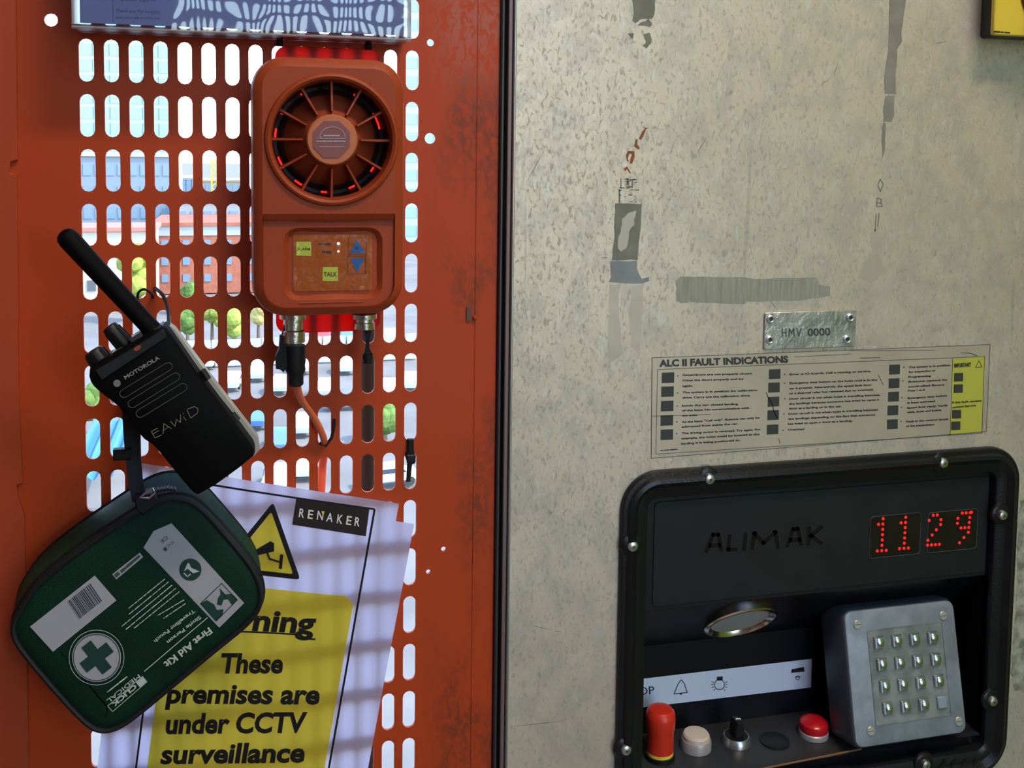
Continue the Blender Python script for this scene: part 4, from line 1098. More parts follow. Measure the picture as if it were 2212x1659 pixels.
    for i in range(4):
        for j in range(4):
            u, v = j / 3, i / 3
            px = (1899 * (1 - u) + 2015 * u) * (1 - v) + (1918 * (1 - u) + 2035 * u) * v; py = (1388 * (1 - u) + 1377 * u) * (1 - v) + (1530 * (1 - u) + 1517 * u) * v
            a, b = FK.px(px, py, .002); w_ = .0046
            k_ = MB(FK).slab(rrect(a - w_, a + w_, b - w_ * 1.05, b + w_ * 1.05, .0006, 2), [(0, .0008), (0, .0022), (.0007, .0030)]).build('key', mat('key_flat', (.30, .36, .44), .4, .3) if (i, j) == (3, 3) else mat('key_side', (.36, .42, .46), .3, .9), kx)
            if (i, j) != (3, 3):
                MB(FK).lathe((a + .0005, b, 0), [(.0036, .0029), (.0034, .0040), (.0022, .0047), (.0008, .0049)], 14).build('key_dome', kc, k_)
                MB(FK).box(a - w_ + .0001, a - w_ + .0010, b - w_ * .9, b + w_ * .9, .0022, .0042, .0002).build('key_edge', mat('key_edge_white', (.75, .80, .84), .3, .4), k_)
    for (x, y) in ((1852, 1349), (2037, 1330), (1881, 1579), (2071, 1558)):
        a, b = KP(x, y); s = MB(FK).lathe((a, b, 0), [(.0038, .0004), (.0038, .0012), (.0032, .0017)], 16).build('cover_screw', mat('screw_dull', (.42, .42, .38), .45, .5), kx)
        MB(FK).box(a - .0028, a + .0028, b - .0003, b + .0003, .0016, .00185).build('screw_slot', mat('slot_dark', (.12, .12, .11), .5), s)
console()

# ================================================================== STICKER, PLATE, SWITCH BOX
def bil(q):
    def f(u, v):
        a, b, c, d = q
        return ((a[0] * (1 - u) + b[0] * u) * (1 - v) + (d[0] * (1 - u) + c[0] * u) * v, (a[1] * (1 - u) + b[1] * u) * (1 - v) + (d[1] * (1 - u) + c[1] * u) * v)
    return f
def fault_sticker():
    r = thing('fault_sticker', 'worn transparent fault indications sticker with a yellow end, above the control console', 'sticker', WALL.P(*at(1770, 870), 0))
    q = [(1409, 773), (2139, 744), (2131, 932), (1407, 990)]; B = bil(q)
    cs = .0003
    MB().slab(ccw([at(x, y, cs) for x, y in q]), [(0, .0001), (0, cs)]).build('backing', mat('sticker_grey', (.58, .51, .41), .5, .55, noise=.12, nscale=20), r)
    K = lambda x, y: (1380 + x / 2.765, 640 + y / 2.765)
    p = Print(onplane(cs + .0002))
    p.loop(q, .9).loop([K(112, 437), K(2065, 360), K(2050, 818), K(102, 943)], .9)
    p.text('ALC II FAULT INDICATIONS', *K(122, 420), *K(893, 395), 14, .05)
    rows = [[(175, 487), (172, 570), (170, 656), (168, 742), (168, 827)], [(812, 465), (808, 545), (805, 630), (803, 710), (800, 796)], [(1528, 438), (1525, 520), (1522, 600), (1518, 682), (1515, 765)]]
    for col_ in rows:
        for (x, y) in col_:
            w, h = (37, 31) if x < 700 else ((34, 29) if x < 1000 else (32, 29)); p.poly([K(x - w, y - h + 1), K(x + w, y - h - 2), K(x + w - 1, y + h - 2), K(x - w - 1, y + h + 1)])
    for (x, y) in ((1910, 484), (1908, 552), (1898, 705), (1893, 774)):
        p.poly([K(x - 27, y - 25), K(x + 28, y - 27), K(x + 27, y + 24), K(x - 28, y + 26)])
    T = [('Gates/doors are not properly closed.', 260, 476, 680, 466), ('Close the doors properly and try', 260, 508, 628, 498), ('again.', 260, 541, 325, 539),
         ('The system is in position for calibration', 260, 580, 708, 566), ('drive. Carry out the calibration drive.', 260, 611, 668, 598),
         ('Inside the car: closed landing', 258, 659, 593, 648), ('of the base: No communication with', 258, 688, 660, 672), ('the units.', 258, 718, 352, 714),
         ('At the base: "Call only". Buttons can only be', 256, 757, 722, 730), ('addressed from inside the car.', 256, 785, 594, 766),
         ('The driving motor is reversed. Try again. For', 256, 824, 730, 800), ('example, the hoist could be located at the', 254, 855, 722, 828), ('landing it is being positioned to.', 254, 886, 608, 864),
         ('Error in IO boards. Call a running or service.', 900, 472, 1388, 452), ('Emergency stop button on the hoist roof is in the', 900, 524, 1424, 504), ('car is pressed. Alternatively, the speed limit door', 898, 556, 1392, 534),
         ('or a thermal relay has released due to overload.', 898, 586, 1404, 562), ('Door circuit is cut when hoist is travelling between', 898, 618, 1440, 594), ('the landings because someone has tried to open a', 896, 648, 1436, 622), ('door at a landing or in the car.', 896, 676, 1212, 662),
         ('Door circuit is cut when hoist is travelling between', 894, 708, 1430, 682), ('the landings depending on the fact that someone', 892, 738, 1412, 712), ('has tried to open a door at a landing.', 890, 768, 1276, 748), ('Overload', 890, 803, 988, 798),
         ('The system is in position', 1612, 430, 1860, 416), ('for inspection or', 1612, 458, 1775, 448), ('Programming', 1610, 488, 1745, 480), ('Buttons cannot be', 1610, 516, 1843, 503), ('controlled floors', 1608, 545, 1825, 533), ('Press 1 to 8', 1608, 570, 1708, 564),
         ('Emergency stop button', 1606, 614, 1842, 598), ('is been activated', 1604, 642, 1770, 631), ('Speed limit ready. Verify', 1602, 672, 1848, 656), ('cable, limits and brakes', 1602, 698, 1808, 684), ('Fault in the control circuit', 1598, 754, 1850, 738), ('of the transmitters', 1596, 782, 1766, 770)]
    for (s, x0, y0, x1, y1) in T: p.text(s, *K(x0, y0), *K(x1, y1), 4.0, .045)
    p.dash(*K(132, 921), *K(232, 914), 2.4)
    for (x, y) in ((233, 476), (231, 577), (229, 655), (227, 750), (226, 820), (872, 466), (872, 519), (872, 612), (866, 703), (861, 800), (1583, 424), (1577, 505), (1572, 606), (1570, 663), (1566, 747)): p.poly(circ(*K(x, y), 1.6, 6))
    p.line([K(75, 716), K(430, 706)], .9).line([K(1430, 468), K(1460, 530)], 1).line([K(762, 575), K(770, 600), K(800, 650), K(806, 690), K(828, 725)], 1.6).line([K(835, 850), K(845, 880)], 1)
    p.line([K(1320, 370), K(1440, 366)], 1.2).line([K(930, 362), K(1270, 345)], .8).line([K(1260, 325), K(1770, 322)], .7).line([K(1925, 338), K(1980, 340), K(2020, 355)], 1.4)
    p.line([K(1860, 830), K(1875, 372)], .8)
    p.build('print', mat('worn_ink', (.035, .038, .038), .55), r)
    yq = [K(1876, 375), K(2066, 356), K(2046, 808), K(1858, 828)]
    y = Print(onplane(cs + .0001)); y.poly(yq[::-1]); y.build('yellow_end', mat('sticker_yellow', (.46, .46, .06), .5), r)
    t = Print(onplane(cs + .0004)); 
    t.text('IMPORTANT', *K(1885, 425), *K(1985, 418), 8, .05); t.loop([K(2012, 425), K(2032, 383), K(2050, 422)], 1)
    t.text('If this fault remains', *K(1872, 640), *K(2048, 628), 4, .04).text('contact Service', *K(1872, 668), *K(2015, 656), 4, .04)
    t.build('print', MC['worn_ink'], r)
fault_sticker()
def id_plate():
    a0 = at(1649, 710)[0]; a1 = at(1846, 710)[0]; b1 = at(1748, 672)[1]; b0 = at(1748, 751)[1]
    r = thing('identification_plate', 'small aluminium plate stamped HMV 0000 riveted above the fault sticker', 'nameplate', WALL.P((a0 + a1) / 2, b0, 0))
    MB().slab(rrect(a0, a1, b0, b1, .0015, 3), [(0, .0003), (0, .0016), (.0004, .002)]).build('plate', mat('aluminium', (.60, .61, .62), .35, .8, noise=.35, nscale=70, bump=.3, bscale=250), r)
    for (x, y) in ((1664, 689), (1836, 686), (1662, 734), (1829, 733)):
        a, b = at(x, y, .002); v = MB().lathe((a, b, 0), [(.0036, .002), (.0034, .0032), (.0024, .0038), (.0017, .0034), (.0015, .0024)], 18).build('rivet', mat('rivet_metal', (.72, .72, .72), .3, .8), r)
        MB().lathe((a, b, 0), [(.0016, .0024), (.0014, .0028)], 10).build('rivet_core', mat('rivet_core', (.03, .03, .03), .5), v)
    p = Print(onplane(.0022)); p.line([(1690, 710), (1690, 727)], 2).line([(1698, 710), (1698, 727)], 2).line([(1690, 718.5), (1698, 718.5)], 2).line([(1704, 727), (1705, 710), (1710, 720), (1715, 710), (1716, 727)], 2).line([(1721, 709), (1726, 726), (1731, 709)], 2).text('0000', 1745, 726, 1794, 724, 16, .02); p.build('stamping', mat('stamp_dark', (.05, .05, .055), .5), r)
id_plate()
def switch_box():
    c = .020
    a0, b0 = at(2117, 83, 0); r = thing('stop_switch_box', 'yellow and black stop switch box at the top right corner of the steel wall', 'switch', WALL.P(a0 + .03, b0, 0))
    a1 = a0 + .085; b1 = b0 + .085
    MB().slab(rrect(a0, a1, b0, b1, .003, 4), [(0, .0003), (0, c - .002), (.001, c)]).build('case', mat('switch_black', (.022, .024, .022), .4), r)
    i0 = at(2141, 76, c)
    MB().slab(rrect(i0[0], a1 - (i0[0] - a0), i0[1], b1 - .004, .002, 3), [(0, c - .001), (0, c + .0022), (.0008, c + .003)]).build('cover', mat('switch_yellow', (.72, .55, .06), .3), r)
    ca, cb = (i0[0] + a1 - (i0[0] - a0)) / 2 + .001, at(2200, -18, c)[1]
    e = MB().lathe((ca, cb, 0), [(.0265, c + .003), (.0265, c + .005), (.0255, c + .006)], 36).build('socket_ring', mat('switch_red_dark', (.17, .016, .008), .4), r)
    MB().lathe((ca, cb, 0), [(.011, c + .006), (.011, c + .016), (.019, c + .020), (.020, c + .027), (.017, c + .031), (.008, c + .033)], 36).build('mushroom_button', mat('estop_red', (.6, .03, .01), .35), e)
    p = Print(onplane(c + .0033)); p.dash(2147, 68, 2184, 71, 3); p.build('print', M_INK, r)
switch_box()
def ragged(pts, amp, n, seed):
    rnd = random.Random(seed); out = []
    for i in range(len(pts)):
        a, b = Vector(pts[i]), Vector(pts[(i + 1) % len(pts)])
        for k in range(n): 
            p = a.lerp(b, k / n); out.append((p.x + rnd.uniform(-amp, amp), p.y + rnd.uniform(-amp, amp)))
    return out
def residue(name, polys, m, label, cat='tape residue', th=.0002, holes=False):
    mb = MB()
    for p in polys: mb.slab(ccw([at(x, y, th) for x, y in p]), [(0, .00005), (0, th)], cap0=False)
    o = mb.build(name, m, smooth=False); tag(o, label, cat); return o
T_G = mat('tape_grey_green', (.20, .21, .175), .75, noise=.2, nscale=60); T_B = mat('tape_blue_grey', (.24, .265, .29), .7, noise=.15, nscale=80)
T_F = mat('tape_faint_green', (.33, .34, .28), .7, noise=.25, nscale=120, sx=4, sz=.3); T_R = mat('rust_orange', (.26, .085, .025), .8)
K = lambda x, y: (1040 + x / 3.687, y / 3.687)
residue('tape_remnant', [ragged([K(1195, -20), K(1390, -20), K(1375, 120), K(1360, 150), K(1280, 150), K(1230, 185), K(1200, 165), K(1215, 90)], 1.2, 3, 1), ragged([K(1240, 200), K(1330, 150), K(1360, 190), K(1340, 215)], 1.3, 3, 2), ragged([K(1290, 270), K(1350, 262), K(1350, 345), K(1310, 385), K(1285, 365), K(1310, 330)], 1.3, 3, 3), [K(1165, 268), K(1215, 265), K(1205, 310)]], T_G, 'grey tape remnant at the very top of the steel wall, left of two')
K2 = lambda x, y: (1612 + x / 3.687, y / 3.687)
residue('tape_remnant', [ragged([K2(1142, -20), K2(1275, -20), K2(1262, 90), K2(1235, 250), K2(1240, 330), K2(1200, 400), K2(1130, 400)], .7, 3, 4), ragged([K2(1130, 402), K2(1205, 402), K2(1188, 600), K2(1195, 750), K2(1105, 750), K2(1100, 600)], .8, 3, 5), ragged([K2(1110, 762), K2(1180, 760), K2(1178, 915), K2(1160, 970), K2(1095, 968), K2(1092, 850)], .9, 3, 6), ragged([K2(1090, 980), K2(1115, 980), K2(1105, 1200), K2(1085, 1260), K2(1080, 1120)], .8, 3, 7)], mat('tape_warm_grey', (.25, .245, .215), .75, noise=.2, nscale=60), 'long narrow grey tape remnant running down the steel wall left of the switch box')
K3 = lambda x, y: (1200 + x / 2.765, 250 + y / 2.765)
residue('tape_remnant', [ragged([K3(360, 520), K3(515, 530), K3(512, 640), K3(500, 760), K3(488, 862), K3(335, 862), K3(350, 760), K3(352, 640)], 1.2, 4, 8)] , T_G, 'wide grey tape remnant with pale torn patches, in the middle of the steel wall')
residue('torn_paper', [ragged([K3(450, 575), K3(480, 570), K3(470, 650), K3(440, 690), K3(432, 780), K3(395, 815), K3(368, 780), K3(385, 700), K3(400, 620)], 1.6, 3, 9)], mat('pale_backing', (.47, .45, .40), .6), 'pale torn patch on the wide grey tape remnant', 'paper scrap', .0004)
residue('tape_remnant', [ragged([K3(328, 870), K3(486, 868), K3(490, 930), K3(515, 975), K3(555, 962), K3(560, 985), K3(520, 1003), K3(318, 995), K3(330, 965)], .8, 3, 10)], T_B, 'blue grey tape foot at the lower end of the wide tape remnant', th=.0003)
T_D = mat('drip_grey', (.55, .50, .42), .5, .55, noise=.12, nscale=40)
residue('drip_stain', [ragged([K3(325, 1010), K3(372, 1010), K3(385, 1250), K3(400, 1420), K3(310, 1500), K3(318, 1250)], 1.5, 3, 21), ragged([K3(455, 1010), K3(520, 1010), K3(512, 1300), K3(500, 1420), K3(450, 1380), K3(440, 1200)], 1.5, 3, 22)], T_D, 'faint grey drip stains under the blue grey tape foot', 'stain', .0001)
residue('drip_stain', [ragged([(1868, 560), (1900, 545), (1912, 590), (1880, 612), (1855, 600)], 3, 4, 23), ragged([(1880, 500), (1900, 490), (1905, 535), (1884, 545)], 3, 3, 24)], T_D, 'faint dark smudge low on the steel wall above and right of the riveted plate', 'stain', .0001)
pk = []
for q in ([(1902, 386), (1896, 400), (1902, 414), (1908, 398), (1902, 388)], [(1894, 428), (1894, 446)], [(1894, 428), (1904, 430), (1903, 438), (1894, 438)], [(1903, 438), (1906, 446), (1894, 446)], [(1899, 460), (1896, 490)], [(1893, 462), (1890, 500)]):
    for i in range(len(q) - 1):
        a, b = Vector(q[i]), Vector(q[i + 1]); d = (b - a).normalized(); e = Vector((-d.y, d.x)) * 1.1; pk.append([tuple(a + e), tuple(b + e), tuple(b - e), tuple(a - e)])
residue('scratch_mark', pk, mat('scratch_grey', (.17, .17, .15), .7), 'small dark scratched marks below the long narrow tape remnant', 'scratch', .0001)
rnd = random.Random(12); pl = []
for k in range(26):
    y = rnd.uniform(372, 515); x = rnd.uniform(385 - (y - 372) * .12, 480); w = rnd.uniform(8, 36); h = rnd.uniform(3, 7); pl.append(ragged([K3(x, y), K3(x + w, y), K3(x + w, y + h), K3(x, y + h)], .6, 2, k + 40))
for s in ((388, 372, 6, 60), (430, 372, 5, 40), (455, 380, 6, 50), (378, 440, 8, 80)): pl.append([K3(s[0], s[1]), K3(s[0] + s[2], s[1]), K3(s[0] + s[2], s[1] + s[3]), K3(s[0], s[1] + s[3])])
residue('tape_flecks', pl, T_G, 'broken grey tape flecks between the rust mark and the wide tape remnant')
pl = []
for a, b, w in (((1418 / 1 - 0, 274), (1415, 280), 2),): pass
R_ = [[(1306, 1020), (1310, 1030), (1290, 1085), (1270, 1115), (1255, 1105), (1280, 1050)], [(1230, 1108), (1245, 1108), (1240, 1150), (1262, 1180), (1250, 1190), (1216, 1165)], [(1168, 1200), (1218, 1205), (1220, 1250), (1200, 1305), (1180, 1300), (1190, 1255), (1200, 1230), (1180, 1222), (1165, 1260), (1175, 1290), (1158, 1280), (1152, 1235)], [(1132, 1345), (1160, 1325), (1192, 1382), (1178, 1378), (1158, 1345), (1150, 1362)], [(1288, 1003), (1308, 1018), (1330, 1018), (1310, 1030)]]
residue('rust_mark', [[K(*p) for p in q] for q in R_], T_R, 'thin rust orange mark above the broken tape flecks', 'rust mark')
residue('tape_remnant', [ragged([K3(722, 985), K3(745, 960), K3(1120, 965), K3(1200, 975), K3(1560, 965), K3(1575, 1010), K3(1640, 1020), K3(1640, 1075), K3(1480, 1100), K3(1140, 1110), K3(1130, 1125), K3(800, 1112), K3(760, 1120), K3(722, 1105)], .7, 5, 11)], T_F, 'long faint green level strip of tape residue above the riveted plate')
K4 = lambda x, y: (2000 + x / 2.34, 950 + y / 2.34)
residue('torn_label', [ragged([(2205, 1080), (2240, 1080), (2240, 1495), (2192, 1492), (2184, 1455), (2192, 1350), (2200, 1260), (2198, 1180)], 2.2, 8, 13)], mat('torn_paper', (.42, .42, .32), .7, noise=.6, nscale=90), 'torn pale paper label at the right edge beside the control console', 'label')
# pencil-thin scratches gouged in the cladding
pl = []
for pts in ([(1175, 325), (1140, 390)], [(1145, 1350), (1195, 1362), (1216, 1366)], [(1530, 292), (1500, 340)], [(2012, 96), (2052, 88)], [(1811, 135), (1800, 165), (1762, 190)], [(1295, 557), (1318, 557)], [(2150, 940), (2165, 932)], [(1660, 645), (1682, 672)], [(1100, 1570), (1230, 1556)]):
    for i in range(len(pts) - 1):
        a, b = Vector(pts[i]), Vector(pts[i + 1]); d = (b - a).normalized(); q = Vector((-d.y, d.x)) * .7; pl.append([tuple(a), tuple((a + b) / 2 + q), tuple(b), tuple((a + b) / 2 - q)])
mb = MB()
for p in pl: mb.slab(ccw([at(x, y) for x, y in p]), [(0, .00003), (0, .00008)], cap0=False)
o = mb.build('trim_6', mat('scratch_dark', (.13, .13, .12), .6), smooth=False); struct(o)

# ================================================================== OUTSIDE, seen through the slots
g = MB(); g.add([(-900, -900, GZ - .2), (900, -900, GZ - .2), (900, 1500, GZ - .2), (-900, 1500, GZ - .2)], [(0, 1, 2, 3)], world=True)
struct(g.build('ground', mat('pale_tarmac', (.17, .165, .155), .9, noise=.25, nscale=.15), smooth=False))
def obox(mb, x0, x1, y0, y1, z0, z1):
    mb.add([(x0, y0, z0), (x1, y0, z0), (x1, y1, z0), (x0, y1, z0), (x0, y0, z1), (x1, y0, z1), (x1, y1, z1), (x0, y1, z1)],
           [(0, 1, 2, 3), (4, 7, 6, 5), (0, 4, 5, 1), (1, 5, 6, 2), (2, 6, 7, 3), (3, 7, 4, 0)], world=True)
def building(name, label, x0, x1, y0, dep, h, wall, win=None, ww=1.4, wh=1.6, nx=6, nz=4, z_first=1.2, glass=None, roof=None, band=None):
    """x0..x1 and y0 in metres; windows on the side facing the hoist"""
    r = thing(name, label, 'building', ((x0 + x1) / 2, y0, GZ))
    m = MB(); obox(m, x0, x1, y0, y0 + dep, GZ, GZ + h); m.build('wall', wall, r, smooth=False)
    m = MB(); obox(m, x0 - .4, x1 + .4, y0 - .4, y0 + dep + .4, GZ + h, GZ + h + .6); m.build('roof', roof or wall, r, smooth=False)
    if band:
        m = MB(); obox(m, x0 - .1, x1 + .1, y0 - .15, y0, GZ + h - band, GZ + h); m.build('parapet_band', mat('band_grey', (.32, .34, .35), .7), r, smooth=False)
    if nx:
        sx = (x1 - x0) / nx; sz = (h - z_first - (band or .5)) / nz
        me = None
        for j in range(nz):
            for i in range(nx):
                cx = x0 + sx * (i + .5); cz = GZ + z_first + sz * (j + .5)
                if me is None:
                    m = MB(); obox(m, cx - ww / 2, cx + ww / 2, y0 - .12, y0 + .05, cz - wh / 2, cz + wh / 2); w = m.build('window', glass, r, smooth=False); me = w.data; base = (cx, cz)
                else:
                    w = bpy.data.objects.new('window', me); COL.objects.link(w); w.parent = r; w.location = (cx - base[0], 0, cz - base[1])
    return r
PALEG = mat('pale_green_glass', (.36, .52, .50), .25); WINB = mat('window_blue', (.16, .24, .32), .2); BRK = mat('red_brick', (.36, .12, .07), .9, noise=.2, nscale=1.5)
GREY = mat('grey_cladding', (.18, .23, .27), .7); CREAM = mat('cream_render', (.45, .41, .34), .8); TGL = mat('tower_pane', (.26, .42, .42), .2); WHT = mat('white_render', (.46, .46, .45), .8)
def X_at(px, y, py=400): return far(px, py, y).x
def H_at(py, y, px=400): return far(px, py, y).z - GZ
def bld(name, label, pxa, pxb, pytop, y0, dep, *a, **k):
    return building(name, label, X_at(pxa, y0, pytop), X_at(pxb, y0, pytop), y0, dep, max(3, H_at(pytop, y0, (pxa + pxb) / 2)), *a, **k)
bld('glass_tower', 'pale green glass tower seen through the upper left slots of the gate', 120, 372, -260, 300, 30, PALEG, nx=7, nz=22, ww=4.6, wh=3.3, glass=TGL)
bld('glass_tower', 'pale glass tower seen through the right column of slots beside the intercom', 868, 1010, -300, 260, 30, mat('pale_blue_glass', (.32, .44, .48), .25), nx=4, nz=20, ww=4.0, wh=2.8, glass=mat('tower_pane_blue', (.22, .34, .40), .2))
bld('office_block', 'low grey blue block in front of the green glass tower', 150, 372, 338, 210, 15, GREY, nx=9, nz=5, ww=1.5, wh=2.2, glass=WINB, roof=WHT)
bld('brick_building', 'red brick building with blue windows in the middle slots left of the intercom', 332, 560, 488, 178, 20, BRK, nx=5, nz=3, ww=1.1, wh=1.3, glass=WINB, band=1.6)
bld('grey_building', 'grey flat roofed building rising behind the red brick building', 378, 600, 432, 200, 20, mat('mid_grey', (.25, .27, .27), .8), nx=8, nz=3, ww=1.4, wh=1.2, glass=WINB)
bld('terrace_house', 'cream house with dark windows at the left slots beside the antenna', 120, 330, 500, 162, 10, CREAM, nx=7, nz=2, ww=1.2, wh=1.6, glass=mat('window_dark', (.10, .11, .12), .3), roof=mat('red_roof', (.40, .17, .13), .8))
bld('distant_block', 'distant white block on the skyline left of the intercom', 378, 425, 385, 420, 20, WHT, nx=4, nz=4, ww=2.5, wh=2.5, glass=WINB)
bld('distant_block', 'distant sand coloured block on the skyline beside the crane', 428, 530, 392, 380, 20, mat('sand_render', (.34, .28, .20), .8), nx=7, nz=3, ww=2.0, wh=2.2, glass=WINB)
bld('warehouse', 'long pale warehouse behind the siren housing and cable plug', 545, 860, 560, 240, 18, mat('pale_cladding', (.36, .40, .42), .7), nx=12, nz=2, ww=2.2, wh=2.0, glass=WINB)
# boundary wall with fence panels
def wall_fence():
    y0 = 118; x0, x1 = X_at(372, y0, 720), X_at(900, y0, 700)
    r = thing('boundary_wall', 'white boundary wall with grey fence panels beyond the car park', 'wall', ((x0 + x1) / 2, y0, GZ))
    m = MB(); obox(m, x0, x1, y0, y0 + .4, GZ, GZ + 1.0); m.build('coping_wall', WHT, r, smooth=False)
    w = (x1 - x0) / 20
    for k in range(20):
        m = MB(); obox(m, x0 + k * w + .1, x0 + (k + 1) * w - .05, y0 + .1, y0 + .25, GZ + 1.0, GZ + 3.0); m.build('fence_panel', mat('fence_grey', (.36, .39, .42), .7), r, smooth=False)
wall_fence()
def tree(x, y, h, w, label, colr, seed):
    r = thing('tree', label, 'tree', (x, y, GZ), 'trees beyond the gate')
    MB().tube([(x, y, GZ), (x, y, GZ + h * .45), (x + .2, y, GZ + h * .7)], [w * .07, w * .05, w * .03], 7, world=True).build('trunk', mat('bark', (.13, .09, .06), .9), r)
    rnd = random.Random(seed); m = MB()
    for k in range(9):
        t = rnd.uniform(0, 2 * PI); rr_ = rnd.uniform(0, .3) * w; cx, cy, cz = x + rr_ * math.cos(t), y + rr_ * math.sin(t), GZ + h * rnd.uniform(.45, .85); R_ = w * rnd.uniform(.2, .32)
        bm = bmesh.new(); bmesh.ops.create_icosphere(bm, subdivisions=2, radius=R_)
        vs = [(cx + v.co.x * (1 + .18 * mnoise.noise(v.co * 3 + Vector((k, 0, 0)))), cy + v.co.y * (1 + .18 * mnoise.noise(v.co * 4)), cz + v.co.z * (1 + .2 * mnoise.noise(v.co * 3))) for v in bm.verts]
        m.add(vs, [tuple(v.index for v in f.verts) for f in bm.faces], world=True); bm.free()
    o = m.build('crown', colr, r, smooth=False)
TG = mat('leaf_green', (.09, .17, .025), .8, noise=.4, nscale=1.2); TY = mat('leaf_yellow_green', (.24, .30, .04), .8, noise=.3, nscale=1.2)
for i, (px, py, y, h, w, lb, mt) in enumerate(((405, 710, 128, 5.6, 3.6, 'dark green tree by the pale wall, nearest the radio', TG), (458, 706, 134, 5.2, 3.6, 'yellow green tree in the middle of the wall trees', TY), (505, 703, 128, 5.2, 3.6, 'light green tree in the third slot right of the radio top', TY), (558, 700, 134, 5.4, 3.6, 'golden leafed tree just left of the cable plug', mat('leaf_gold', (.58, .47, .16), .8, noise=.3, nscale=1.2)),
        (300, 640, 152, 11, 6, 'tall yellow green tree beside the cream house', TY), (408, 648, 158, 4.5, 4.5, 'small tree in front of the red brick building', TG), (205, 930, 92, 4.6, 4.0, 'round green tree at the lower left slots', TG), (830, 960, 85, 3, 4, 'low shrub seen in the slots right of the grey pole', TG))):
    p = gp(px, py); s = y / p.y if p.y > 0 else 1; q = far(px, py, y); tree(q.x, y, h, w, lb, mt, i + 1)
# vehicles
def car_base():
    r = thing('parked_car', 'white parked car', 'car', (0, 0, 0), 'parked cars beyond the gate')
    prof = [(-2.1, .35), (-2.15, .8), (-1.9, 1.0), (-1.35, 1.05), (-.8, 1.45), (.7, 1.5), (1.3, 1.05), (2.0, .92), (2.15, .7), (2.1, .35)]
    m = MB(Fr((0, 0, 0), (1, 0, 0), (0, 0, 1), (0, -1, 0))); m.slab(ccw(prof), [(.12, -.88), (0, -.75), (0, .75), (.12, .88)]); body = m.build('body', WHT, r)
    gl = [(-1.2, 1.06), (-.75, 1.38), (.62, 1.42), (1.1, 1.06)]
    m = MB(Fr((0, 0, 0), (1, 0, 0), (0, 0, 1), (0, -1, 0))); m.slab(ccw(gl), [(0, -.895), (0, .895)]); m.build('window_band', mat('car_glass', (.05, .06, .08), .1), r)
    for sx in (-1.3, 1.35):
        for sy in (-.8, .8):
            m = MB(Fr((0, 0, 0), (1, 0, 0), (0, 0, 1), (0, -1, 0))); m.lathe((sx, .34, -.1 + sy), [(.34, 0), (.34, .2)], 16); m.build('wheel', mat('tyre', (.03, .03, .03), .8), r)
    return r
car0 = car_base()
CM = {'white': (.50, .51, .52), 'blue': (.10, .20, .45), 'silver': (.50, .52, .55), 'grey': (.25, .27, .3), 'red': (.5, .06, .05), 'black': (.03, .03, .04)}
first = True; cnt = {}
cars = [(505, 835, 'white', 80), (560, 815, 'white', 84), (608, 842, 'silver', 80), (655, 800, 'white', 85), (705, 850, 'white', 80), (750, 800, 'white', 82), (842, 850, 'white', 84), (890, 835, 'silver', 80), (505, 945, 'grey', 75), (560, 915, 'blue', 80), (605, 965, 'blue', 82), (655, 930, 'white', 84), (748, 880, 'black', 0), (515, 762, 'silver', 88), (700, 740, 'red', 80), (750, 735, 'blue', 84), (842, 735, 'silver', 84), (600, 1048, 'white', 80), (665, 1020, 'white', 84), (842, 1045, 'silver', 8), (890, 765, 'white', 12), (450, 790, 'white', 84), (205, 870, 'silver', 12)]
where = {505: 'third slot column right of the radio', 560: 'slots left of the cable plug', 608: 'slots under the cable plug', 655: 'slots right of the cable plug', 705: 'column of slots under the keypad', 750: 'column just left of the grey pole', 842: 'column just right of the grey pole', 890: 'rightmost column of slots'}
for i, (px, py, cn, ang) in enumerate(cars):
    p = gp(px, py)
    if i == 0: r = car0
    else:
        r = car0.copy(); COL.objects.link(r)
        for ch in car0.children:
            c = ch.copy(); COL.objects.link(c); c.parent = r
            if ch.name.startswith('body'): c.data = ch.data.copy()
    r.location = (p.x, p.y, GZ); r.rotation_euler = (0, 0, math.radians(ang))
    ck = min(where, key=lambda k: abs(k - px)); rw = 'upper' if py < 780 else ('middle' if py < 880 else ('lower' if py < 990 else 'bottom'))
    r['label'] = '%s parked car, %s row, seen through %s' % (cn, rw, where[ck])
    if i in (21, 22): r['label'] = '%s parked car seen %s' % (cn, 'between the radio and the antenna side slots' if i == 21 else 'through the slots left of the radio')
    r['group'] = 'parked cars beyond the gate'
    for ch in r.children:
        if ch.name.startswith('body'): ch.data.materials.clear(); ch.data.materials.append(mat('car_' + cn, CM[cn], .25))
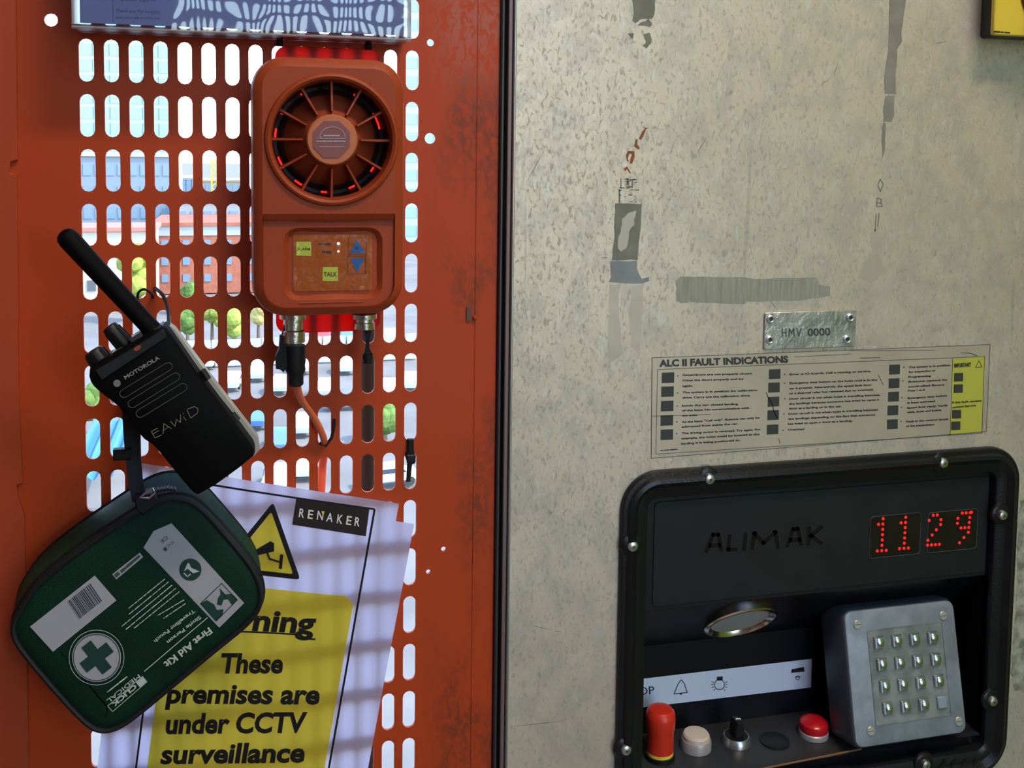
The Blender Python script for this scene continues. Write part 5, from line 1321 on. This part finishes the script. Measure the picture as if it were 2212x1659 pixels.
# blue sheeted skip at the lower left, crane on the skyline, grey pole just outside
p = gp(215, 1010); r = thing('blue_canopy', 'light blue sheeted canopy seen through the lower left slots', 'canopy', (p.x, p.y, GZ))
m = MB(); x0, x1 = gp(170, 1050).x, gp(262, 1050).x; ya, yb_ = gp(205, 1100).y, gp(205, 985).y; BL_ = mat('blue_sheet', (.03, .15, .30), .5)
n = 10; vs = []; fs = []
for j in range(n + 1):
    for i in range(n + 1): vs.append((x0 + (x1 - x0) * i / n, ya + (yb_ - ya) * j / n, GZ + 2.2 + .25 * math.sin(i * 1.9) + (j / n) * .8))
fs = [(j * (n + 1) + i, j * (n + 1) + i + 1, (j + 1) * (n + 1) + i + 1, (j + 1) * (n + 1) + i) for j in range(n) for i in range(n)]
m.add(vs, fs, world=True); m.build('sheet', BL_, r)
for x in (x0 + .2, x1 - .2):
    for y in (ya + .2, yb_ - .2): MB().tube([(x, y, GZ), (x, y, GZ + 2.4)], .08, 6, world=True).build('post', GREY, r)
y = 330; a = far(463, 395, y); r = thing('tower_crane', 'yellow crane mast on the skyline left of the intercom', 'crane', (a.x, y, GZ)); m = MB(); zt_ = far(463, 345, y).z
YC = mat('crane_yellow', (.75, .52, .05), .5)
for dx in (-.8, .8):
    for dy in (-.8, .8): MB().tube([(a.x + dx, y + dy, GZ), (a.x + dx, y + dy, zt_)], .22, 6, world=True).build('mast_leg', YC, r)
for k in range(12):
    z0 = GZ + (zt_ - GZ) * k / 12; z1 = GZ + (zt_ - GZ) * (k + 1) / 12; s = 1 if k % 2 else -1
    MB().tube([(a.x - .8 * s, y - .8, z0), (a.x + .8 * s, y - .8, z1)], .16, 5, world=True).build('brace', YC, r)
PA = at(795, 700, -.09); PB = at(795, 1050, -.09)
r = MB().lathe((PB[0], 0, -.09), [(.0092, -.75), (.0092, PA[1] - .002), (.007, PA[1])], 24, axis='b').build('grey_pole', mat('pole_grey', (.055, .060, .050), .6, spec=.2)); tag(r, 'dark grey upright pole just outside the gate below the intercom', 'pole')
